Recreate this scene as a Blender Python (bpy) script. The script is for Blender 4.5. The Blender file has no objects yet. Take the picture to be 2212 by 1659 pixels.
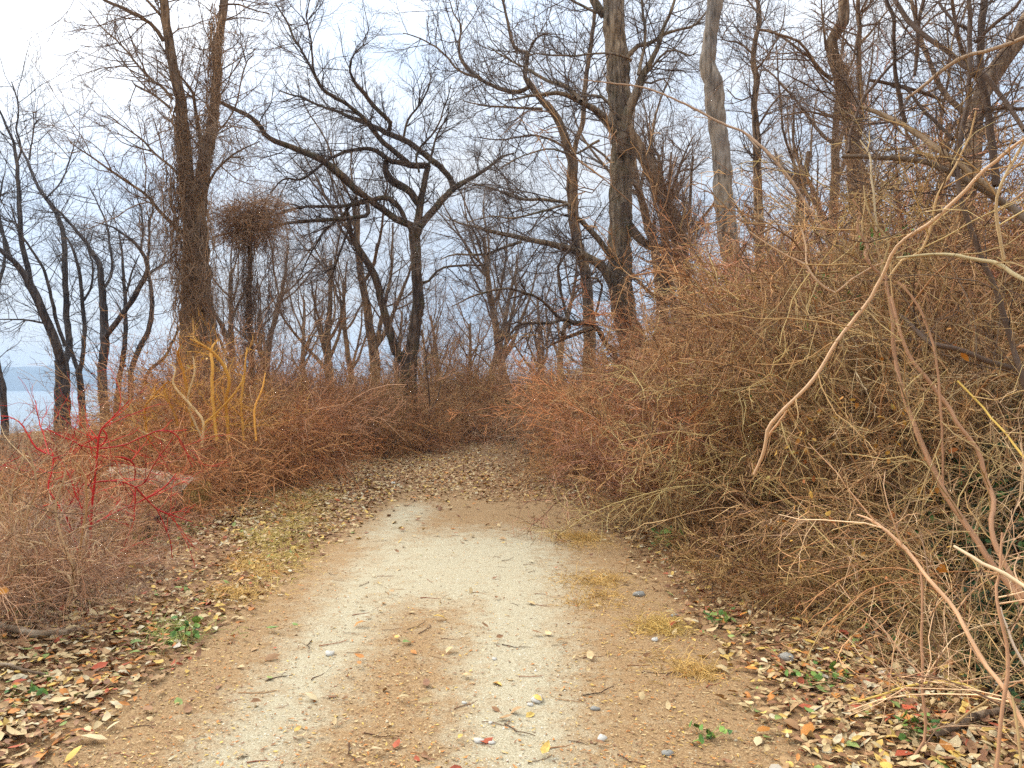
import bpy, math, random
import numpy as np
from mathutils import Vector

# ------------------------------------------------------------------ camera, sky, sun, exposure
sc = bpy.context.scene
col = sc.collection
CAMZ = 1.6
FPX = 770.0                       # focal length in pixels at 1024 wide
cam_d = bpy.data.cameras.new("camera")
cam = bpy.data.objects.new("camera", cam_d)
col.objects.link(cam)
cam_d.sensor_width = 36.0
cam_d.lens = FPX / 1024 * 36.0
cam_d.clip_start = 0.05
cam_d.clip_end = 12000
cam.location = (0, 0, CAMZ)
cam.rotation_euler = (math.radians(90.43), 0, 0)
sc.camera = cam

SUN_DIR = Vector((-0.72, 0.62, 0.80)).normalized()
sun_el = math.asin(SUN_DIR.z)
world = bpy.data.worlds.new("World")
sc.world = world
world.use_nodes = True
wn, wl = world.node_tree.nodes, world.node_tree.links
wn.clear()
wo = wn.new("ShaderNodeOutputWorld")
bg = wn.new("ShaderNodeBackground")
sky = wn.new("ShaderNodeTexSky")
sky.sky_type = 'NISHITA'
sky.sun_disc = False
sky.sun_elevation = sun_el
sky.sun_rotation = math.atan2(SUN_DIR.x, SUN_DIR.y)
sky.air_density = 1.0
sky.dust_density = 2.0
tc = wn.new("ShaderNodeTexCoord")
sep = wn.new("ShaderNodeSeparateXYZ")
wl.new(tc.outputs["Generated"], sep.inputs[0])
# layer of cloud: pale grey, lighter where the sun stands behind it
def wmath(op, a, b=None, clamp=False):
    n = wn.new("ShaderNodeMath"); n.operation = op; n.use_clamp = clamp
    for i, v in enumerate((a, b)):
        if v is None: continue
        if isinstance(v, (int, float)): n.inputs[i].default_value = v
        else: wl.new(v, n.inputs[i])
    return n.outputs[0]
dotn = wn.new("ShaderNodeVectorMath"); dotn.operation = 'DOT_PRODUCT'
wl.new(tc.outputs["Generated"], dotn.inputs[0]); dotn.inputs[1].default_value = SUN_DIR
glow = wmath('POWER', wmath('MAXIMUM', dotn.outputs["Value"], 0.0), 7.0)
zup = wmath('MAXIMUM', sep.outputs["Z"], 0.0)
noi = wn.new("ShaderNodeTexNoise"); noi.inputs["Scale"].default_value = 2.6
noi.inputs["Detail"].default_value = 5; noi.inputs["Roughness"].default_value = 0.55
mp = wn.new("ShaderNodeMapping"); mp.inputs["Scale"].default_value = (1, 1, 2.4)
wl.new(tc.outputs["Generated"], mp.inputs[0]); wl.new(mp.outputs[0], noi.inputs[0])
ramp = wn.new("ShaderNodeValToRGB")
ramp.color_ramp.elements[0].position = 0.36; ramp.color_ramp.elements[0].color = (0.60, 0.72, 0.90, 1)
ramp.color_ramp.elements[1].position = 0.62; ramp.color_ramp.elements[1].color = (0.82, 0.85, 0.89, 1)
wl.new(noi.outputs["Fac"], ramp.inputs[0])
bright = wmath('ADD', wmath('ADD', wmath('MULTIPLY', wmath('MULTIPLY', zup, zup), 2.5), 0.64), wmath('MULTIPLY', glow, 0.8))
cl = wn.new("ShaderNodeVectorMath"); cl.operation = 'SCALE'
wl.new(ramp.outputs[0], cl.inputs[0]); wl.new(bright, cl.inputs["Scale"])
nis = wn.new("ShaderNodeVectorMath"); nis.operation = 'SCALE'
wl.new(sky.outputs[0], nis.inputs[0]); nis.inputs["Scale"].default_value = 0.08
mixw = wn.new("ShaderNodeMix"); mixw.data_type = 'RGBA'; mixw.inputs[0].default_value = 0.85
wl.new(nis.outputs[0], mixw.inputs[6]); wl.new(cl.outputs[0], mixw.inputs[7])
wl.new(mixw.outputs[2], bg.inputs[0]); bg.inputs[1].default_value = 1.0
wl.new(bg.outputs[0], wo.inputs[0])

sun_d = bpy.data.lights.new("sun", 'SUN')
sun_d.energy = 2.2
sun_d.angle = math.radians(16)
sun_d.color = (1.0, 0.94, 0.85)
sun = bpy.data.objects.new("sun", sun_d)
col.objects.link(sun)
sun.rotation_euler = (-SUN_DIR).to_track_quat('-Z', 'Y').to_euler()
sun.location = (-8, 8, 30)

vs = sc.view_settings
vs.view_transform = 'Standard'
vs.look = 'None'
vs.exposure = 0.6
vs.gamma = 1.0
vs.use_curve_mapping = False
sc.cycles.use_denoising = False
sc.cycles.max_bounces = 4
sc.cycles.adaptive_threshold = 0.02
sc.cycles.diffuse_bounces = 2
sc.cycles.volume_bounces = 0

# ------------------------------------------------------------------ helpers
rng = np.random.default_rng(7)
random.seed(7)

def gnoise(x, y):
    return (np.sin(x * 1.7 + 0.6 * y) * np.cos(y * 1.3 - 0.4 * x) * 0.5 + np.sin(x * 4.1 - y * 2.7 + 1.3) * 0.25
            + np.sin(x * 9.3 + y * 7.9) * np.sin(y * 8.7 - x * 3.1) * 0.15)

def sstep(a, b, x):
    t = np.clip((x - a) / (b - a), 0, 1)
    return t * t * (3 - 2 * t)

def path_c(y):
    y = np.asarray(y, float)
    return -0.3 - 0.025 * np.clip(y - 3, 0, 20) + 0.10 * np.clip(y - 21.5, 0, 12) ** 2

def edge_r(y):
    return np.interp(y, [0, 3.2, 4, 5.2, 7.6, 10.3, 16.8, 22.5], [1.9, 1.85, 1.98, 1.85, 1.67, 1.35, 0.78, 0.72])

def edge_l(y):
    return np.interp(y, [0, 3.2, 4.8, 6.0, 7.4, 10.3, 16.8, 18.5, 20.5, 23], [-2.7, -2.7, -2.9, -3.4, -3.8, -3.95, -3.9, -2.9, -2.1, -2.0])

def ground_z(x, y):
    x = np.asarray(x, float); y = np.asarray(y, float)
    er = edge_r(np.clip(y, 0, 40))
    z = 1.5 * sstep(0.15, 6.5, x - er) * sstep(-2, 3, y)
    off = np.abs(x - path_c(np.clip(y, 0, 24)))
    z = z + 0.07 * sstep(1.4, 3.0, off) + 0.022 * gnoise(x, y) * sstep(0.9, 2.4, off) + 0.008 * gnoise(x * 1.6, y * 1.6)
    z = z - 3.9 * sstep(0, 7, -17.5 - x)
    return z

def W(vx, vy, d):
    """a point seen at (vx, vy) of the 2212-wide view, d metres in front of the camera"""
    return np.array([(vx / 2.16015 - 512) / FPX * d, d, CAMZ - (vy - 842) / 2.16015 / FPX * d])

def mk_mesh(name, V, F, mat=None, rnd=None, smooth=True, uvw=None):
    me = bpy.data.meshes.new(name)
    V = np.ascontiguousarray(V, dtype=np.float32); F = np.ascontiguousarray(F, dtype=np.int32)
    n, k = F.shape
    me.vertices.add(len(V)); me.vertices.foreach_set("co", V.ravel())
    me.loops.add(n * k); me.loops.foreach_set("vertex_index", F.ravel())
    me.polygons.add(n)
    me.polygons.foreach_set("loop_start", np.arange(0, n * k, k, dtype=np.int32))
    me.polygons.foreach_set("loop_total", np.full(n, k, dtype=np.int32))
    if smooth: me.polygons.foreach_set("use_smooth", np.ones(n, dtype=bool))
    if rnd is not None:
        a = me.attributes.new("rnd", 'FLOAT', 'POINT'); a.data.foreach_set("value", np.ascontiguousarray(rnd, dtype=np.float32))
    if mat: me.materials.append(mat)
    me.update(calc_edges=True)
    return me

def link(name, data, parent=None, loc=(0, 0, 0), rot=(0, 0, 0), scale=(1, 1, 1), color=None):
    o = bpy.data.objects.new(name, data)
    col.objects.link(o)
    if parent: o.parent = parent
    o.location = loc; o.rotation_euler = rot; o.scale = scale
    if color is not None: o.color = (*color[:3], 1)
    return o

def tag(o, label=None, cat=None, group=None, kind=None):
    if label: o["label"] = label
    if cat: o["category"] = cat
    if group: o["group"] = group
    if kind: o["kind"] = kind
    return o

def nrm(a):
    return a / np.maximum(np.linalg.norm(a, axis=-1, keepdims=True), 1e-9)

def tubes(P, R, S=3, rough=0.0):
    """P (N,K,3) polylines, R (N,K) radii -> verts, quads, strand index per vertex"""
    N, K, _ = P.shape
    T = nrm(np.gradient(P, axis=1))
    m = np.abs(T).mean(axis=1)
    ref = np.eye(3)[np.argmin(m, axis=1)][:, None, :]
    n = nrm(np.cross(T, np.broadcast_to(ref, T.shape)))
    b = np.cross(T, n)
    a = np.arange(S) * 2 * math.pi / S
    rad = R[:, :, None] * (1 + rough * rng.normal(size=(N, K, S))) if rough else np.repeat(R[:, :, None], S, 2)
    V = P[:, :, None, :] + rad[..., None] * (np.cos(a)[None, None, :, None] * n[:, :, None, :] + np.sin(a)[None, None, :, None] * b[:, :, None, :])
    base = (np.arange(N)[:, None, None] * K + np.arange(K - 1)[None, :, None]) * S
    s0 = np.arange(S)[None, None, :]; s1 = (s0 + 1) % S
    F = np.stack([base + s0, base + s1, base + S + s1, base + S + s0], -1).reshape(-1, 4)
    idx = np.repeat(np.arange(N), K * S)
    return V.reshape(-1, 3), F, idx

class Acc:
    def __init__(s): s.V, s.F, s.R, s.n = [], [], [], 0
    def add(s, V, F, r):
        s.V.append(V); s.F.append(F + s.n); s.R.append(r); s.n += len(V)
    def tubes(s, P, R, S=3, rlo=0.0, rhi=1.0, rough=0.0):
        if len(P) == 0: return
        V, F, i = tubes(P, R, S, rough)
        s.add(V, F, rng.uniform(rlo, rhi, len(P))[i])
    def mesh(s, name, mat, off=None, smooth=True):
        V = np.concatenate(s.V)
        if off is not None: V = V - np.asarray(off)
        return mk_mesh(name, V, np.concatenate(s.F), mat, np.concatenate(s.R), smooth)

def grow(P, R, n, t=(0.2, 1.0), length=(0.3, 0.6), ang=(25, 60), K=5, wob=0.18, up=0.0, rr=0.6, tip=0.35, rmin=0.0, plen=True, flat=None):
    """n children for each parent polyline"""
    N, KP, _ = P.shape
    if np.isscalar(n): idx = np.repeat(np.arange(N), int(n))
    else: idx = np.repeat(np.arange(N), n)
    M = len(idx)
    tt = rng.uniform(t[0], t[1], M) * (KP - 1)
    i0 = np.clip(tt.astype(int), 0, KP - 2); f = (tt - i0)[:, None]
    A, B = P[idx, i0], P[idx, i0 + 1]
    pos = A * (1 - f) + B * f
    tan = nrm(B - A)
    rad = (R[idx, i0] * (1 - f[:, 0]) + R[idx, i0 + 1] * f[:, 0])
    q = rng.normal(size=(M, 3))
    if flat is not None: q = q * np.asarray(flat)
    q = nrm(q - (q * tan).sum(-1, keepdims=True) * tan)
    a = np.radians(rng.uniform(ang[0], ang[1], M))[:, None]
    d = tan * np.cos(a) + q * np.sin(a)
    L = rng.uniform(length[0], length[1], M)
    if plen:
        pl = np.linalg.norm(np.diff(P, axis=1), axis=-1).sum(1)
        L = L * pl[idx]
    st = (L / (K - 1))[:, None]
    out = np.empty((M, K, 3)); out[:, 0] = pos
    upv = np.array([0, 0, up])
    for k in range(1, K):
        d = nrm(d + wob * rng.normal(size=(M, 3)) + upv)
        out[:, k] = out[:, k - 1] + d * st
    r0 = np.maximum(rad * rr, rmin)[:, None]
    Rr = r0 * np.linspace(1, tip, K)[None, :]
    return out, Rr

def smooth_line(pts, K, jit=0.0):
    """Catmull-Rom through pts (n,c), K samples evenly along its length"""
    p = np.asarray(pts, float)
    q = np.vstack([2 * p[0] - p[1], p, 2 * p[-1] - p[-2]])
    out = []
    for i in range(1, len(q) - 2):
        t = np.linspace(0, 1, 10, endpoint=(i == len(q) - 3))[:, None]
        a, b, c, d = q[i - 1], q[i], q[i + 1], q[i + 2]
        out.append(0.5 * ((2 * b) + (-a + c) * t + (2 * a - 5 * b + 4 * c - d) * t ** 2 + (-a + 3 * b - 3 * c + d) * t ** 3))
    o = np.vstack(out)
    s = np.concatenate([[0], np.cumsum(np.linalg.norm(np.diff(o[:, :3], axis=0), axis=1))])
    u = np.linspace(0, s[-1], K)
    r = np.stack([np.interp(u, s, o[:, j]) for j in range(o.shape[1])], 1)
    if jit:
        w = rng.normal(size=(K, 3)) * jit; w[0] = 0
        w = (w + np.roll(w, 1, 0)) / 2
        r[:, :3] += w
    return r

# ------------------------------------------------------------------ materials
def mat_new(name, rough=0.85, spec=0.2):
    m = bpy.data.materials.new(name); m.use_nodes = True
    nt = m.node_tree
    b = nt.nodes["Principled BSDF"]
    b.inputs["Roughness"].default_value = rough
    b.inputs["Specular IOR Level"].default_value = spec
    return m, nt, b

def ramp_node(nt, stops, interp='LINEAR'):
    r = nt.nodes.new("ShaderNodeValToRGB"); cr = r.color_ramp; cr.interpolation = interp
    while len(cr.elements) < len(stops): cr.elements.new(0.5)
    for e, (p, c) in zip(cr.elements, stops):
        e.position = p; e.color = (*c, 1)
    return r

def mixc(nt, fac, a, b, mode='MIX'):
    n = nt.nodes.new("ShaderNodeMix"); n.data_type = 'RGBA'; n.blend_type = mode
    for i, v in ((0, fac), (6, a), (7, b)):
        if isinstance(v, (int, float)): n.inputs[i].default_value = v
        elif isinstance(v, tuple): n.inputs[i].default_value = (*v, 1)
        else: nt.links.new(v, n.inputs[i])
    return n.outputs[2]

def noise(nt, scale, detail=4, rough=0.6, vec=None, mscale=None, coord="Object"):
    n = nt.nodes.new("ShaderNodeTexNoise")
    n.inputs["Scale"].default_value = scale; n.inputs["Detail"].default_value = detail; n.inputs["Roughness"].default_value = rough
    t = nt.nodes.new("ShaderNodeTexCoord")
    v = t.outputs[coord]
    if mscale:
        mpn = nt.nodes.new("ShaderNodeMapping"); mpn.inputs["Scale"].default_value = mscale
        nt.links.new(v, mpn.inputs[0]); v = mpn.outputs[0]
    nt.links.new(v, n.inputs["Vector"])
    return n.outputs["Fac"]

def bump(nt, b, h, strength=0.5, dist=0.01):
    n = nt.nodes.new("ShaderNodeBump"); n.inputs["Strength"].default_value = strength; n.inputs["Distance"].default_value = dist
    nt.links.new(h, n.inputs["Height"]); nt.links.new(n.outputs[0], b.inputs["Normal"])

def attr(nt, name):
    a = nt.nodes.new("ShaderNodeAttribute"); a.attribute_name = name
    return a

def bark_mat(name, dark, mid, light, sc_=9.0, moss=0.0):
    m, nt, b = mat_new(name, 0.9, 0.15)
    f = noise(nt, sc_, 8, 0.68, mscale=(1.6, 1.6, 0.22))
    r = ramp_node(nt, [(0.36, dark), (0.5, mid), (0.64, light)])
    nt.links.new(f, r.inputs[0])
    g = noise(nt, 1.7, 3, 0.5)
    gr = ramp_node(nt, [(0.35, (0.72, 0.72, 0.76)), (0.68, (1.25, 1.14, 1.0))]); nt.links.new(g, gr.inputs[0])
    c = mixc(nt, 1.0, r.outputs[0], gr.outputs[0], 'MULTIPLY')
    if moss:
        mn = noise(nt, 3.1, 4, 0.6)
        mr = ramp_node(nt, [(0.5, (0, 0, 0)), (0.66, (moss, moss, moss))]); nt.links.new(mn, mr.inputs[0])
        c = mixc(nt, mr.outputs[0], c, (0.10, 0.11, 0.035))
    nt.links.new(c, b.inputs["Base Color"])
    bump(nt, b, f, 1.0, 0.03)
    return m

M = {}
M['bark_grey'] = bark_mat('grey_furrowed_bark', (0.06, 0.043, 0.028), (0.23, 0.165, 0.105), (0.43, 0.33, 0.22), 9, 0.25)
M['bark_pale'] = bark_mat('pale_smooth_bark', (0.11, 0.088, 0.066), (0.27, 0.22, 0.165), (0.40, 0.34, 0.27), 11)
M['bark_dark'] = bark_mat('dark_bark', (0.03, 0.02, 0.015), (0.11, 0.073, 0.048), (0.22, 0.155, 0.105), 10, 0.3)
M['bark_brown'] = bark_mat('brown_vine_clad_bark', (0.06, 0.036, 0.02), (0.21, 0.135, 0.078), (0.38, 0.265, 0.16), 10)
M['bark_shore'] = bark_mat('slate_bark', (0.03, 0.026, 0.026), (0.085, 0.07, 0.062), (0.17, 0.145, 0.125), 8)

def strand_mat(name, ramp_stops, rough=0.75):
    """thin stems: colour of each strand from its own number, tinted by the plant's own colour"""
    m, nt, b = mat_new(name, rough, 0.25)
    a = attr(nt, "rnd")
    r = ramp_node(nt, ramp_stops); nt.links.new(a.outputs["Fac"], r.inputs[0])
    oi = nt.nodes.new("ShaderNodeObjectInfo")
    c = mixc(nt, 1.0, r.outputs[0], oi.outputs["Color"], 'MULTIPLY')
    nt.links.new(c, b.inputs["Base Color"])
    return m
GREYR = [(0.0, (0.35, 0.30, 0.28)), (0.3, (0.75, 0.68, 0.62)), (0.65, (1.0, 0.95, 0.85)), (0.88, (1.35, 1.2, 1.0)), (1.0, (1.6, 1.5, 1.35))]
M['twig'] = strand_mat('bare_twigs', GREYR)
SHR = [(0.0, (0.22, 0.15, 0.12)), (0.25, (0.65, 0.52, 0.42)), (0.5, (1.1, 0.95, 0.8)), (0.66, (1.25, 0.92, 0.7)), (0.82, (1.5, 1.35, 1.1)), (1.0, (1.85, 1.75, 1.5))]
M['shrub'] = strand_mat('shrub_stems', SHR)
M['grass'] = strand_mat('grass_blades', [(0, (0.6, 0.55, 0.4)), (0.5, (1, 1, 1)), (1, (1.5, 1.4, 1.2))])

LEAFR = [(0.0, (0.30, 0.15, 0.065)), (0.16, (0.42, 0.25, 0.11)), (0.34, (0.52, 0.36, 0.17)), (0.5, (0.55, 0.39, 0.19)), (0.62, (0.24, 0.11, 0.05)),
         (0.72, (0.62, 0.40, 0.10)), (0.81, (0.52, 0.20, 0.045)), (0.87, (0.55, 0.45, 0.28)), (0.93, (0.40, 0.09, 0.035)), (0.97, (0.25, 0.30, 0.08))]
def leaf_mat(name, use_obj=False, stops=LEAFR):
    m, nt, b = mat_new(name, 0.7, 0.3)
    r = ramp_node(nt, stops, 'CONSTANT')
    if use_obj:
        oi = nt.nodes.new("ShaderNodeObjectInfo"); nt.links.new(oi.outputs["Color"], r.inputs[0]); src = oi.outputs["Color"]
    else:
        nt.links.new(attr(nt, "rnd").outputs["Fac"], r.inputs[0]); src = r.outputs[0]
    f = noise(nt, 40, 4, 0.6)
    vr = ramp_node(nt, [(0.3, (0.6, 0.56, 0.52)), (0.7, (1.2, 1.2, 1.15))]); nt.links.new(f, vr.inputs[0])
    nt.links.new(mixc(nt, 1.0, src, vr.outputs[0], 'MULTIPLY'), b.inputs["Base Color"])
    return m
M['leaf'] = leaf_mat('dry_leaves')
M['leaf_one'] = leaf_mat('dry_leaf_single', True)
M['ivy'] = leaf_mat('ivy_leaves', False, [(0.0, (0.028, 0.055, 0.02)), (0.35, (0.04, 0.085, 0.028)), (0.6, (0.06, 0.115, 0.03)), (0.8, (0.02, 0.045, 0.022)), (0.92, (0.11, 0.20, 0.045))])
M['green'] = leaf_mat('green_leaves', False, [(0.0, (0.08, 0.16, 0.03)), (0.4, (0.13, 0.24, 0.04)), (0.7, (0.20, 0.30, 0.05)), (0.9, (0.05, 0.11, 0.025))])
M['gold_leaf'] = leaf_mat('withered_leaves', False, [(0.0, (0.5, 0.22, 0.04)), (0.4, (0.55, 0.30, 0.05)), (0.7, (0.40, 0.13, 0.03)), (0.9, (0.55, 0.42, 0.12))])

# the ground: gravel, trodden earth and leaf mould, mixed by painted weights
m, nt, b = mat_new('trail_ground', 0.95, 0.1)
ga = attr(nt, "pale"); gl = attr(nt, "litter"); gg = attr(nt, "grassy")
fine = noise(nt, 95, 6, 0.75); mid = noise(nt, 6.0, 6, 0.65); mid2 = noise(nt, 21, 5, 0.7)
gr_c = ramp_node(nt, [(0.3, (0.21, 0.155, 0.085)), (0.48, (0.43, 0.355, 0.22)), (0.7, (0.62, 0.545, 0.38))]); nt.links.new(fine, gr_c.inputs[0])
ea_c = ramp_node(nt, [(0.3, (0.12, 0.062, 0.026)), (0.48, (0.31, 0.185, 0.085)), (0.68, (0.52, 0.345, 0.17))]); nt.links.new(fine, ea_c.inputs[0])
li_c = ramp_node(nt, [(0.28, (0.06, 0.03, 0.014)), (0.45, (0.20, 0.105, 0.048)), (0.58, (0.33, 0.19, 0.085)), (0.7, (0.44, 0.29, 0.14))]); nt.links.new(mid2, li_c.inputs[0])
def mth(op, a, bb, clamp=False):
    n = nt.nodes.new("ShaderNodeMath"); n.operation = op; n.use_clamp = clamp
    for i, v in enumerate((a, bb)):
        if isinstance(v, (int, float)): n.inputs[i].default_value = v
        else: nt.links.new(v, n.inputs[i])
    return n.outputs[0]
nz = mth('ADD', mth('MULTIPLY', mth('SUBTRACT', mid, 0.5), 1.5), mth('MULTIPLY', mth('SUBTRACT', mid2, 0.5), 0.8))
pf = mth('ADD', ga.outputs["Fac"], mth('MULTIPLY', nz, 1.0), True)
pr = ramp_node(nt, [(0.22, (0, 0, 0)), (0.95, (1, 1, 1))]); nt.links.new(pf, pr.inputs[0])
c = mixc(nt, pr.outputs[0], ea_c.outputs[0], gr_c.outputs[0])
lf = mth('ADD', gl.outputs["Fac"], mth('MULTIPLY', nz, 0.8), True)
lr = ramp_node(nt, [(0.3, (0, 0, 0)), (0.75, (1, 1, 1))]); nt.links.new(lf, lr.inputs[0])
c = mixc(nt, lr.outputs[0], c, li_c.outputs[0])
nt.links.new(c, b.inputs["Base Color"])
bump(nt, b, mth('ADD', fine, mth('MULTIPLY', mid2, 1.4)), 0.7, 0.012)
M['ground'] = m

m, nt, b = mat_new('river_water', 0.22, 0.5)
b.inputs["Base Color"].default_value = (0.10, 0.15, 0.18, 1)
f = noise(nt, 0.5, 5, 0.6, mscale=(1, 3, 1)); bump(nt, b, f, 0.3, 0.25)
M['water'] = m
m, nt, b = mat_new('far_wooded_hill', 0.95, 0.05)
f = noise(nt, 0.02, 5, 0.6); r = ramp_node(nt, [(0.35, (0.055, 0.07, 0.06)), (0.65, (0.10, 0.10, 0.08))]); nt.links.new(f, r.inputs[0]); nt.links.new(r.outputs[0], b.inputs["Base Color"])
M['hill'] = m
def stone_mat(name, a, b2):
    m, nt, b = mat_new(name, 0.95, 0.05)
    f = noise(nt, 30, 5, 0.6); r = ramp_node(nt, [(0.35, a), (0.65, b2)]); nt.links.new(f, r.inputs[0]); nt.links.new(r.outputs[0], b.inputs["Base Color"]); bump(nt, b, f, 0.4, 0.004)
    return m
M['stone_white'] = stone_mat('white_stone', (0.44, 0.39, 0.31), (0.62, 0.57, 0.48))
M['stone_grey'] = stone_mat('grey_stone', (0.20, 0.18, 0.15), (0.36, 0.33, 0.27))
m, nt, b = mat_new('gravel_chips', 0.9, 0.15)
r = ramp_node(nt, [(0, (0.20, 0.12, 0.06)), (0.3, (0.36, 0.24, 0.13)), (0.55, (0.50, 0.40, 0.25)), (0.8, (0.62, 0.54, 0.39)), (1, (0.74, 0.68, 0.56))]); nt.links.new(attr(nt, "rnd").outputs["Fac"], r.inputs[0]); nt.links.new(r.outputs[0], b.inputs["Base Color"])
M['gravel'] = m
m, nt, b = mat_new('cut_wood', 0.85, 0.15)
w = nt.nodes.new("ShaderNodeTexWave"); w.wave_type = 'RINGS'; w.rings_direction = 'X'; w.inputs["Scale"].default_value = 9; w.inputs["Distortion"].default_value = 3.5; w.inputs["Detail"].default_value = 3
t = nt.nodes.new("ShaderNodeTexCoord"); nt.links.new(t.outputs["Object"], w.inputs["Vector"])
r = ramp_node(nt, [(0.0, (0.26, 0.15, 0.045)), (0.5, (0.42, 0.27, 0.085)), (1, (0.52, 0.37, 0.14))]); nt.links.new(w.outputs["Fac"], r.inputs[0])
f2 = noise(nt, 7, 5, 0.65); r2 = ramp_node(nt, [(0.35, (0.55, 0.5, 0.45)), (0.65, (1.1, 1.1, 1.1))]); nt.links.new(f2, r2.inputs[0])
nt.links.new(mixc(nt, 1.0, r.outputs[0], r2.outputs[0], 'MULTIPLY'), b.inputs["Base Color"])
M['cut'] = m
m, nt, b = mat_new('weathered_log_bark', 0.9, 0.15)
f = noise(nt, 8, 8, 0.68, mscale=(0.35, 1.6, 1.6)); r = ramp_node(nt, [(0.34, (0.07, 0.042, 0.025)), (0.48, (0.27, 0.18, 0.105)), (0.62, (0.50, 0.39, 0.26))]); nt.links.new(f, r.inputs[0]); nt.links.new(r.outputs[0], b.inputs["Base Color"]); bump(nt, b, f, 1, 0.035)
M['log'] = m
m, nt, b = mat_new('rotten_wood', 0.95, 0.1)
f = noise(nt, 9, 8, 0.7, mscale=(0.5, 1.5, 1.5)); r = ramp_node(nt, [(0.36, (0.012, 0.008, 0.006)), (0.52, (0.07, 0.042, 0.026)), (0.7, (0.17, 0.11, 0.07))]); nt.links.new(f, r.inputs[0]); nt.links.new(r.outputs[0], b.inputs["Base Color"]); bump(nt, b, f, 1, 0.04)
M['rotten'] = m

# ------------------------------------------------------------------ ground, water, hills, haze
xs = np.concatenate([[-60, -40, -30, -26], np.arange(-24, -4.5, 0.4), np.arange(-4.4, 3.6, 0.06), np.arange(3.6, 12, 0.35), [13, 15, 18, 24, 40, 80, 200, 600, 1500, 3300]])
ys = np.concatenate([[-3000, -400, -60, -20, -8, -3, 0, 1, 2], np.arange(2.6, 9, 0.06), np.arange(9, 26, 0.13), np.arange(26, 60, 1.5), [62, 70, 90, 140, 300, 900, 2000, 2700]])
X, Y = np.meshgrid(xs, ys)
Z = ground_z(X, Y)
Z = np.where(X < -24.1, -6.1, Z)
V = np.stack([X, Y, Z], -1).reshape(-1, 3)
nx, ny = len(xs), len(ys)
i = (np.arange(ny - 1)[:, None] * nx + np.arange(nx - 1)[None, :]).ravel()
F = np.stack([i, i + 1, i + nx + 1, i + nx], 1)
gm = mk_mesh('ground', V, F, M['ground'])
def gz(x, y): return float(ground_z(x, y))

def pale_w(x, y):
    c = path_c(y)
    xl, xr = x + 1.15 - 0.1 * sstep(6, 9, y), x - 0.02
    tl = np.exp(-(xl / np.interp(y, [3, 5, 6.5], [0.28, 0.34, 0.45])) ** 2)
    tr = np.exp(-(xr / np.interp(y, [3, 4.5, 6.5], [0.30, 0.40, 0.50])) ** 2)
    allp = np.exp(-((x + 0.42) / 1.0) ** 4) * sstep(5.0, 6.4, y)
    w = np.maximum(np.maximum(tl * 0.95, tr * 1.05), allp * 1.05) * (1 - sstep(7.6, 9.8, y))
    far_tl = np.exp(-((x + 1.35) / 0.35) ** 2) * sstep(7, 8.5, y) * (1 - sstep(10.2, 11.5, y)) * 0.85
    return np.clip(np.maximum(w, far_tl), 0, 1.05) * 0.86 + 0.10 * (np.abs(x - c) < 1.4)
def litter_w(x, y):
    off = x - path_c(np.clip(y, 0, 40))
    lo = np.interp(y, [3, 5, 8, 12], [1.75, 1.65, 1.5, 1.2]); hi = np.interp(y, [3, 5, 8, 12], [1.55, 1.5, 1.5, 1.2])
    side = np.where(off < 0, sstep(lo - 0.35, lo + 0.35, -off), sstep(hi - 0.3, hi + 0.5, off))
    return np.maximum(side, 0.75 * sstep(9.5, 13.5, y))
for nm, w in (("pale", pale_w(X, Y)), ("litter", litter_w(X, Y)), ("grassy", X * 0)):
    a = gm.attributes.new(nm, 'FLOAT', 'POINT'); a.data.foreach_set("value", np.ascontiguousarray(w.ravel(), dtype=np.float32))
tag(link('ground', gm), 'leaf-strewn woodland ground with a worn gravel trail', kind='structure')

wm = mk_mesh('water', np.array([[-3400, -3000, -2.3], [-20, -3000, -2.3], [-20, 2700, -2.3], [-3400, 2700, -2.3]]), np.array([[0, 1, 2, 3]]), M['water'])
tag(link('water', wm), 'pale open water beyond the shore trees', kind='structure')

hx = np.linspace(-3350, 900, 120); rows = 10
HV = []
for j in range(rows):
    s = j / (rows - 1)
    for x in hx:
        H = (88 + 16 * math.sin(x * 0.0021 + 1) + 9 * math.sin(x * 0.0067) + 4 * math.sin(x * 0.023)) * (1 - float(sstep(-1250, -250, x)) * 0.75)
        HV.append((x, 2500 + 180 * s + 30 * math.sin(x * .004), -3.5 + H * math.sin(s * math.pi / 2) + (1.6 * math.sin(x * .11 + j) if j else 0)))
i = (np.arange(rows - 1)[:, None] * 120 + np.arange(119)[None, :]).ravel()
tag(link('hills', mk_mesh('hills', np.array(HV), np.stack([i, i + 1, i + 121, i + 120], 1), M['hill'])), 'low blue ridge on the far shore', kind='structure')

# ------------------------------------------------------------------ traced trees
def new_root(name, base, color=None):
    e = link(name, None, loc=tuple(base)); e.empty_display_size = 0.3
    return e

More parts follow.
